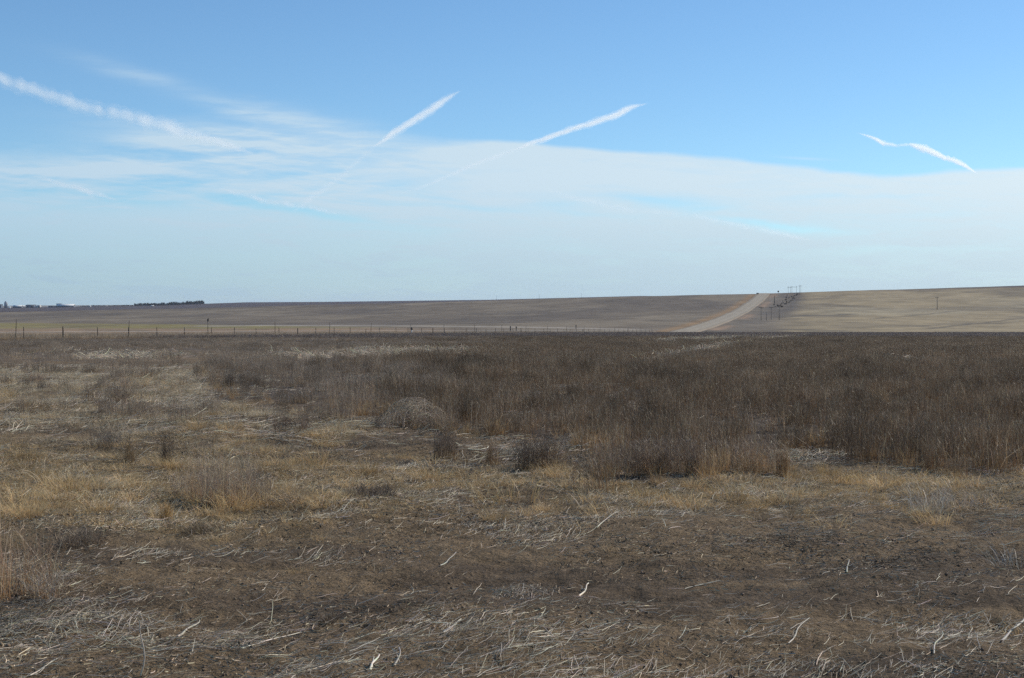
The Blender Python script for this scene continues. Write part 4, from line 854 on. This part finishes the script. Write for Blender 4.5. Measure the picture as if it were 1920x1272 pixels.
# ------------------------------------------------------------------ contrails
def vol_mat(name, dens, g=.35):
    m = bpy.data.materials.new(name); m.use_nodes = True; t = m.node_tree; t.nodes.clear(); p = t.nodes.new('ShaderNodeVolumePrincipled'); p.inputs['Color'].default_value = (1, 1, 1, 1); p.inputs['Density'].default_value = dens; p.inputs['Anisotropy'].default_value = g
    t.links.new(p.outputs[0], t.nodes.new('ShaderNodeOutputMaterial').inputs['Volume']); return m
ALT = 9000.
def contrail(pts, tau, label, seed=0):
    """pts: (px, row, half width in px); a lumpy body of thin ice cloud at its own height, denser towards its core"""
    q = np.array(pts, float); n = 40 * len(q); s = np.linspace(0, len(q) - 1, n); pxs = np.interp(s, np.arange(len(q)), q[:, 0]); rw = np.interp(s, np.arange(len(q)), q[:, 1]); hw = np.interp(s, np.arange(len(q)), q[:, 2])
    ker = np.hanning(31); ker /= ker.sum(); sm_ = lambda v_: np.convolve(np.pad(v_, 15, 'reflect', reflect_type='odd'), ker, 'valid'); sm_ax = lambda C_: np.stack([sm_(C_[:, i]) for i in range(3)], 1); pxs, rw, hw = sm_(pxs), sm_(rw), np.maximum(sm_(hw), .4)
    L = np.concatenate([[0], np.cumsum(np.hypot(np.diff(pxs), np.diff(rw)))]); z0 = L * 0
    rw = rw + (fbm(L / 30., z0 + 5 + seed, 3, 210 + seed) - .5) * hw * .8
    Yd = ALT / ((HR - rw) / F); P = np.stack([(pxs - CX) / F * Yd, Yd, EYE + (HR - rw) / F * Yd], 1); o = P.mean(0)
    end = np.clip(np.minimum(L, L[-1] - L) / (hw * 6 + 8), 0.02, 1) ** .6
    root = empty('contrail', o); sd = 28; ang = np.arange(sd) * 2 * np.pi / sd
    for nm, k_, tt in (('core', .45, .40), ('body', .75, .33), ('fringe', 1.1, .27)):
        A_, L_ = np.meshgrid(np.arange(sd), L); hn = hw[:, None]
        # lumps: noise wrapped round the tube
        lump = fbm(L_ / (hn * .9) + np.cos(A_ * 2 * np.pi / sd) * 1.3 + 50, np.sin(A_ * 2 * np.pi / sd) * 1.3 + 9 * seed + 30 * k_, 4, 230 + seed)
        wob = (fbm(L / 9., z0 + seed + 60 * k_, 3, 240 + seed) - .5) * hw * .5
        r_ = (hw * k_ * end * Yd / F)[:, None] * (.55 + .9 * lump)
        C_ = P - o; C_[:, 2] += wob * Yd / F
        T = np.gradient(sm_ax(C_), axis=0); T /= np.linalg.norm(T, axis=1, keepdims=True); U = np.cross(T, np.array([0, 0, 1.])); U /= np.linalg.norm(U, axis=1, keepdims=True); V_ = np.cross(U, T)
        v = C_[:, None, :] + U[:, None] * (np.cos(ang)[None] * r_)[..., None] + V_[:, None] * (np.sin(ang)[None] * r_)[..., None]
        vd = P / np.linalg.norm(P, axis=1, keepdims=True); slant = np.clip(np.sqrt(1 - ((T * vd).sum(1)) ** 2), .03, 1).mean()
        mb = MB(); idx_ = np.arange(n * sd).reshape(n, sd); nx_ = np.roll(idx_, -1, 1)
        f = np.stack([idx_[:-1], nx_[:-1], nx_[1:], idx_[1:]], -1).reshape(-1, 4)[:, ::-1]; mb.add(v.reshape(-1, 3), f, (1, 1, 1)); l_ = (n - 1) * sd
        mb.f.append(np.array([(0, i, i + 1, i + 1) for i in range(1, sd - 1)] + [(l_, l_ + i + 1, l_ + i, l_ + i) for i in range(1, sd - 1)]))
        mb.build(nm, vol_mat('ice cloud', tau * tt * slant / (2 * (hw * k_ * Yd / F).mean())), root, smooth=True)
    return tag(root, label, 'contrail', 'vapour trails in the sky')
contrail([(-60, 126, 14), (0, 146, 16), (60, 168, 15), (150, 196, 14), (230, 217, 15), (300, 235, 15), (350, 252, 13), (400, 266, 11), (480, 288, 10)], .75, 'broad soft contrail slanting down from the left edge of the sky', seed=1)
contrail([(700, 277, 5), (735, 252, 7), (770, 232, 7.5), (800, 214, 8), (830, 193, 8), (850, 180, 6), (868, 170, 2)], 1.5, 'short thick contrail rising to the right above the centre of the cloud', seed=2)
contrail([(965, 281, 4), (1030, 258, 5.5), (1075, 242, 6), (1100, 234, 6.5), (1150, 217, 7), (1185, 203, 6), (1218, 195, 2)], 1.6, 'straight bright contrail rising to the right beside the short thick one', seed=3)
contrail([(1602, 250, 1.2), (1630, 257, 3), (1655, 270, 5), (1680, 275, 3), (1705, 272, 4), (1730, 281, 7), (1765, 295, 5), (1795, 306, 5), (1815, 316, 4), (1832, 327, 3)], 1.7, 'wavy contrail with a kink at the right side of the sky', seed=4)
contrail([(60, 330, 3), (120, 346, 6), (170, 361, 6), (225, 378, 5)], .5, 'faint contrail in the cloud near the left edge of the sky', seed=5)
contrail([(410, 352, 3), (450, 364, 6), (510, 379, 6), (580, 390, 5), (650, 403, 5)], .35, 'faint contrail crossing the cloud below the broad one', seed=6)
contrail([(745, 365, 1.5), (790, 352, 3), (870, 318, 5), (940, 290, 6), (1000, 270, 5)], .32, 'faint lower continuation of a contrail inside the cloud', seed=7)
contrail([(725, 258, 4), (690, 287, 5), (640, 332, 6), (590, 368, 8), (545, 400, 8)], .24, 'faint lower continuation of the short thick contrail into the cloud', seed=9)
contrail([(1010, 352, 4), (1090, 375, 7), (1180, 394, 7), (1280, 402, 6), (1400, 425, 6), (1520, 452, 7)], .17, 'soft wide contrail blending into the cloud deck at right', seed=8)

# ------------------------------------------------------------------ haze
HAZE = 4.0e-5
if HAZE:
    mb = MB(); mb.box(-13500, 13500, -13500, 13500, -140, 70); hz = mb.build('haze', None)
    m = vol_mat('thin air', HAZE, .2); m.node_tree.nodes['Principled Volume'].inputs['Color'].default_value = (.72, .82, 1, 1); hz.data.materials.append(m); tag(hz, kind='stuff')

# ------------------------------------------------------------------ render settings
scene.view_settings.view_transform = 'Standard'; scene.view_settings.look = 'None'; scene.view_settings.exposure = 0; scene.view_settings.gamma = 1
scene.render.engine = 'CYCLES'; cy = scene.cycles
cy.use_denoising = False; cy.max_bounces = 6; cy.diffuse_bounces = 3; cy.volume_bounces = 3; cy.transparent_max_bounces = 16; cy.sample_clamp_indirect = 4
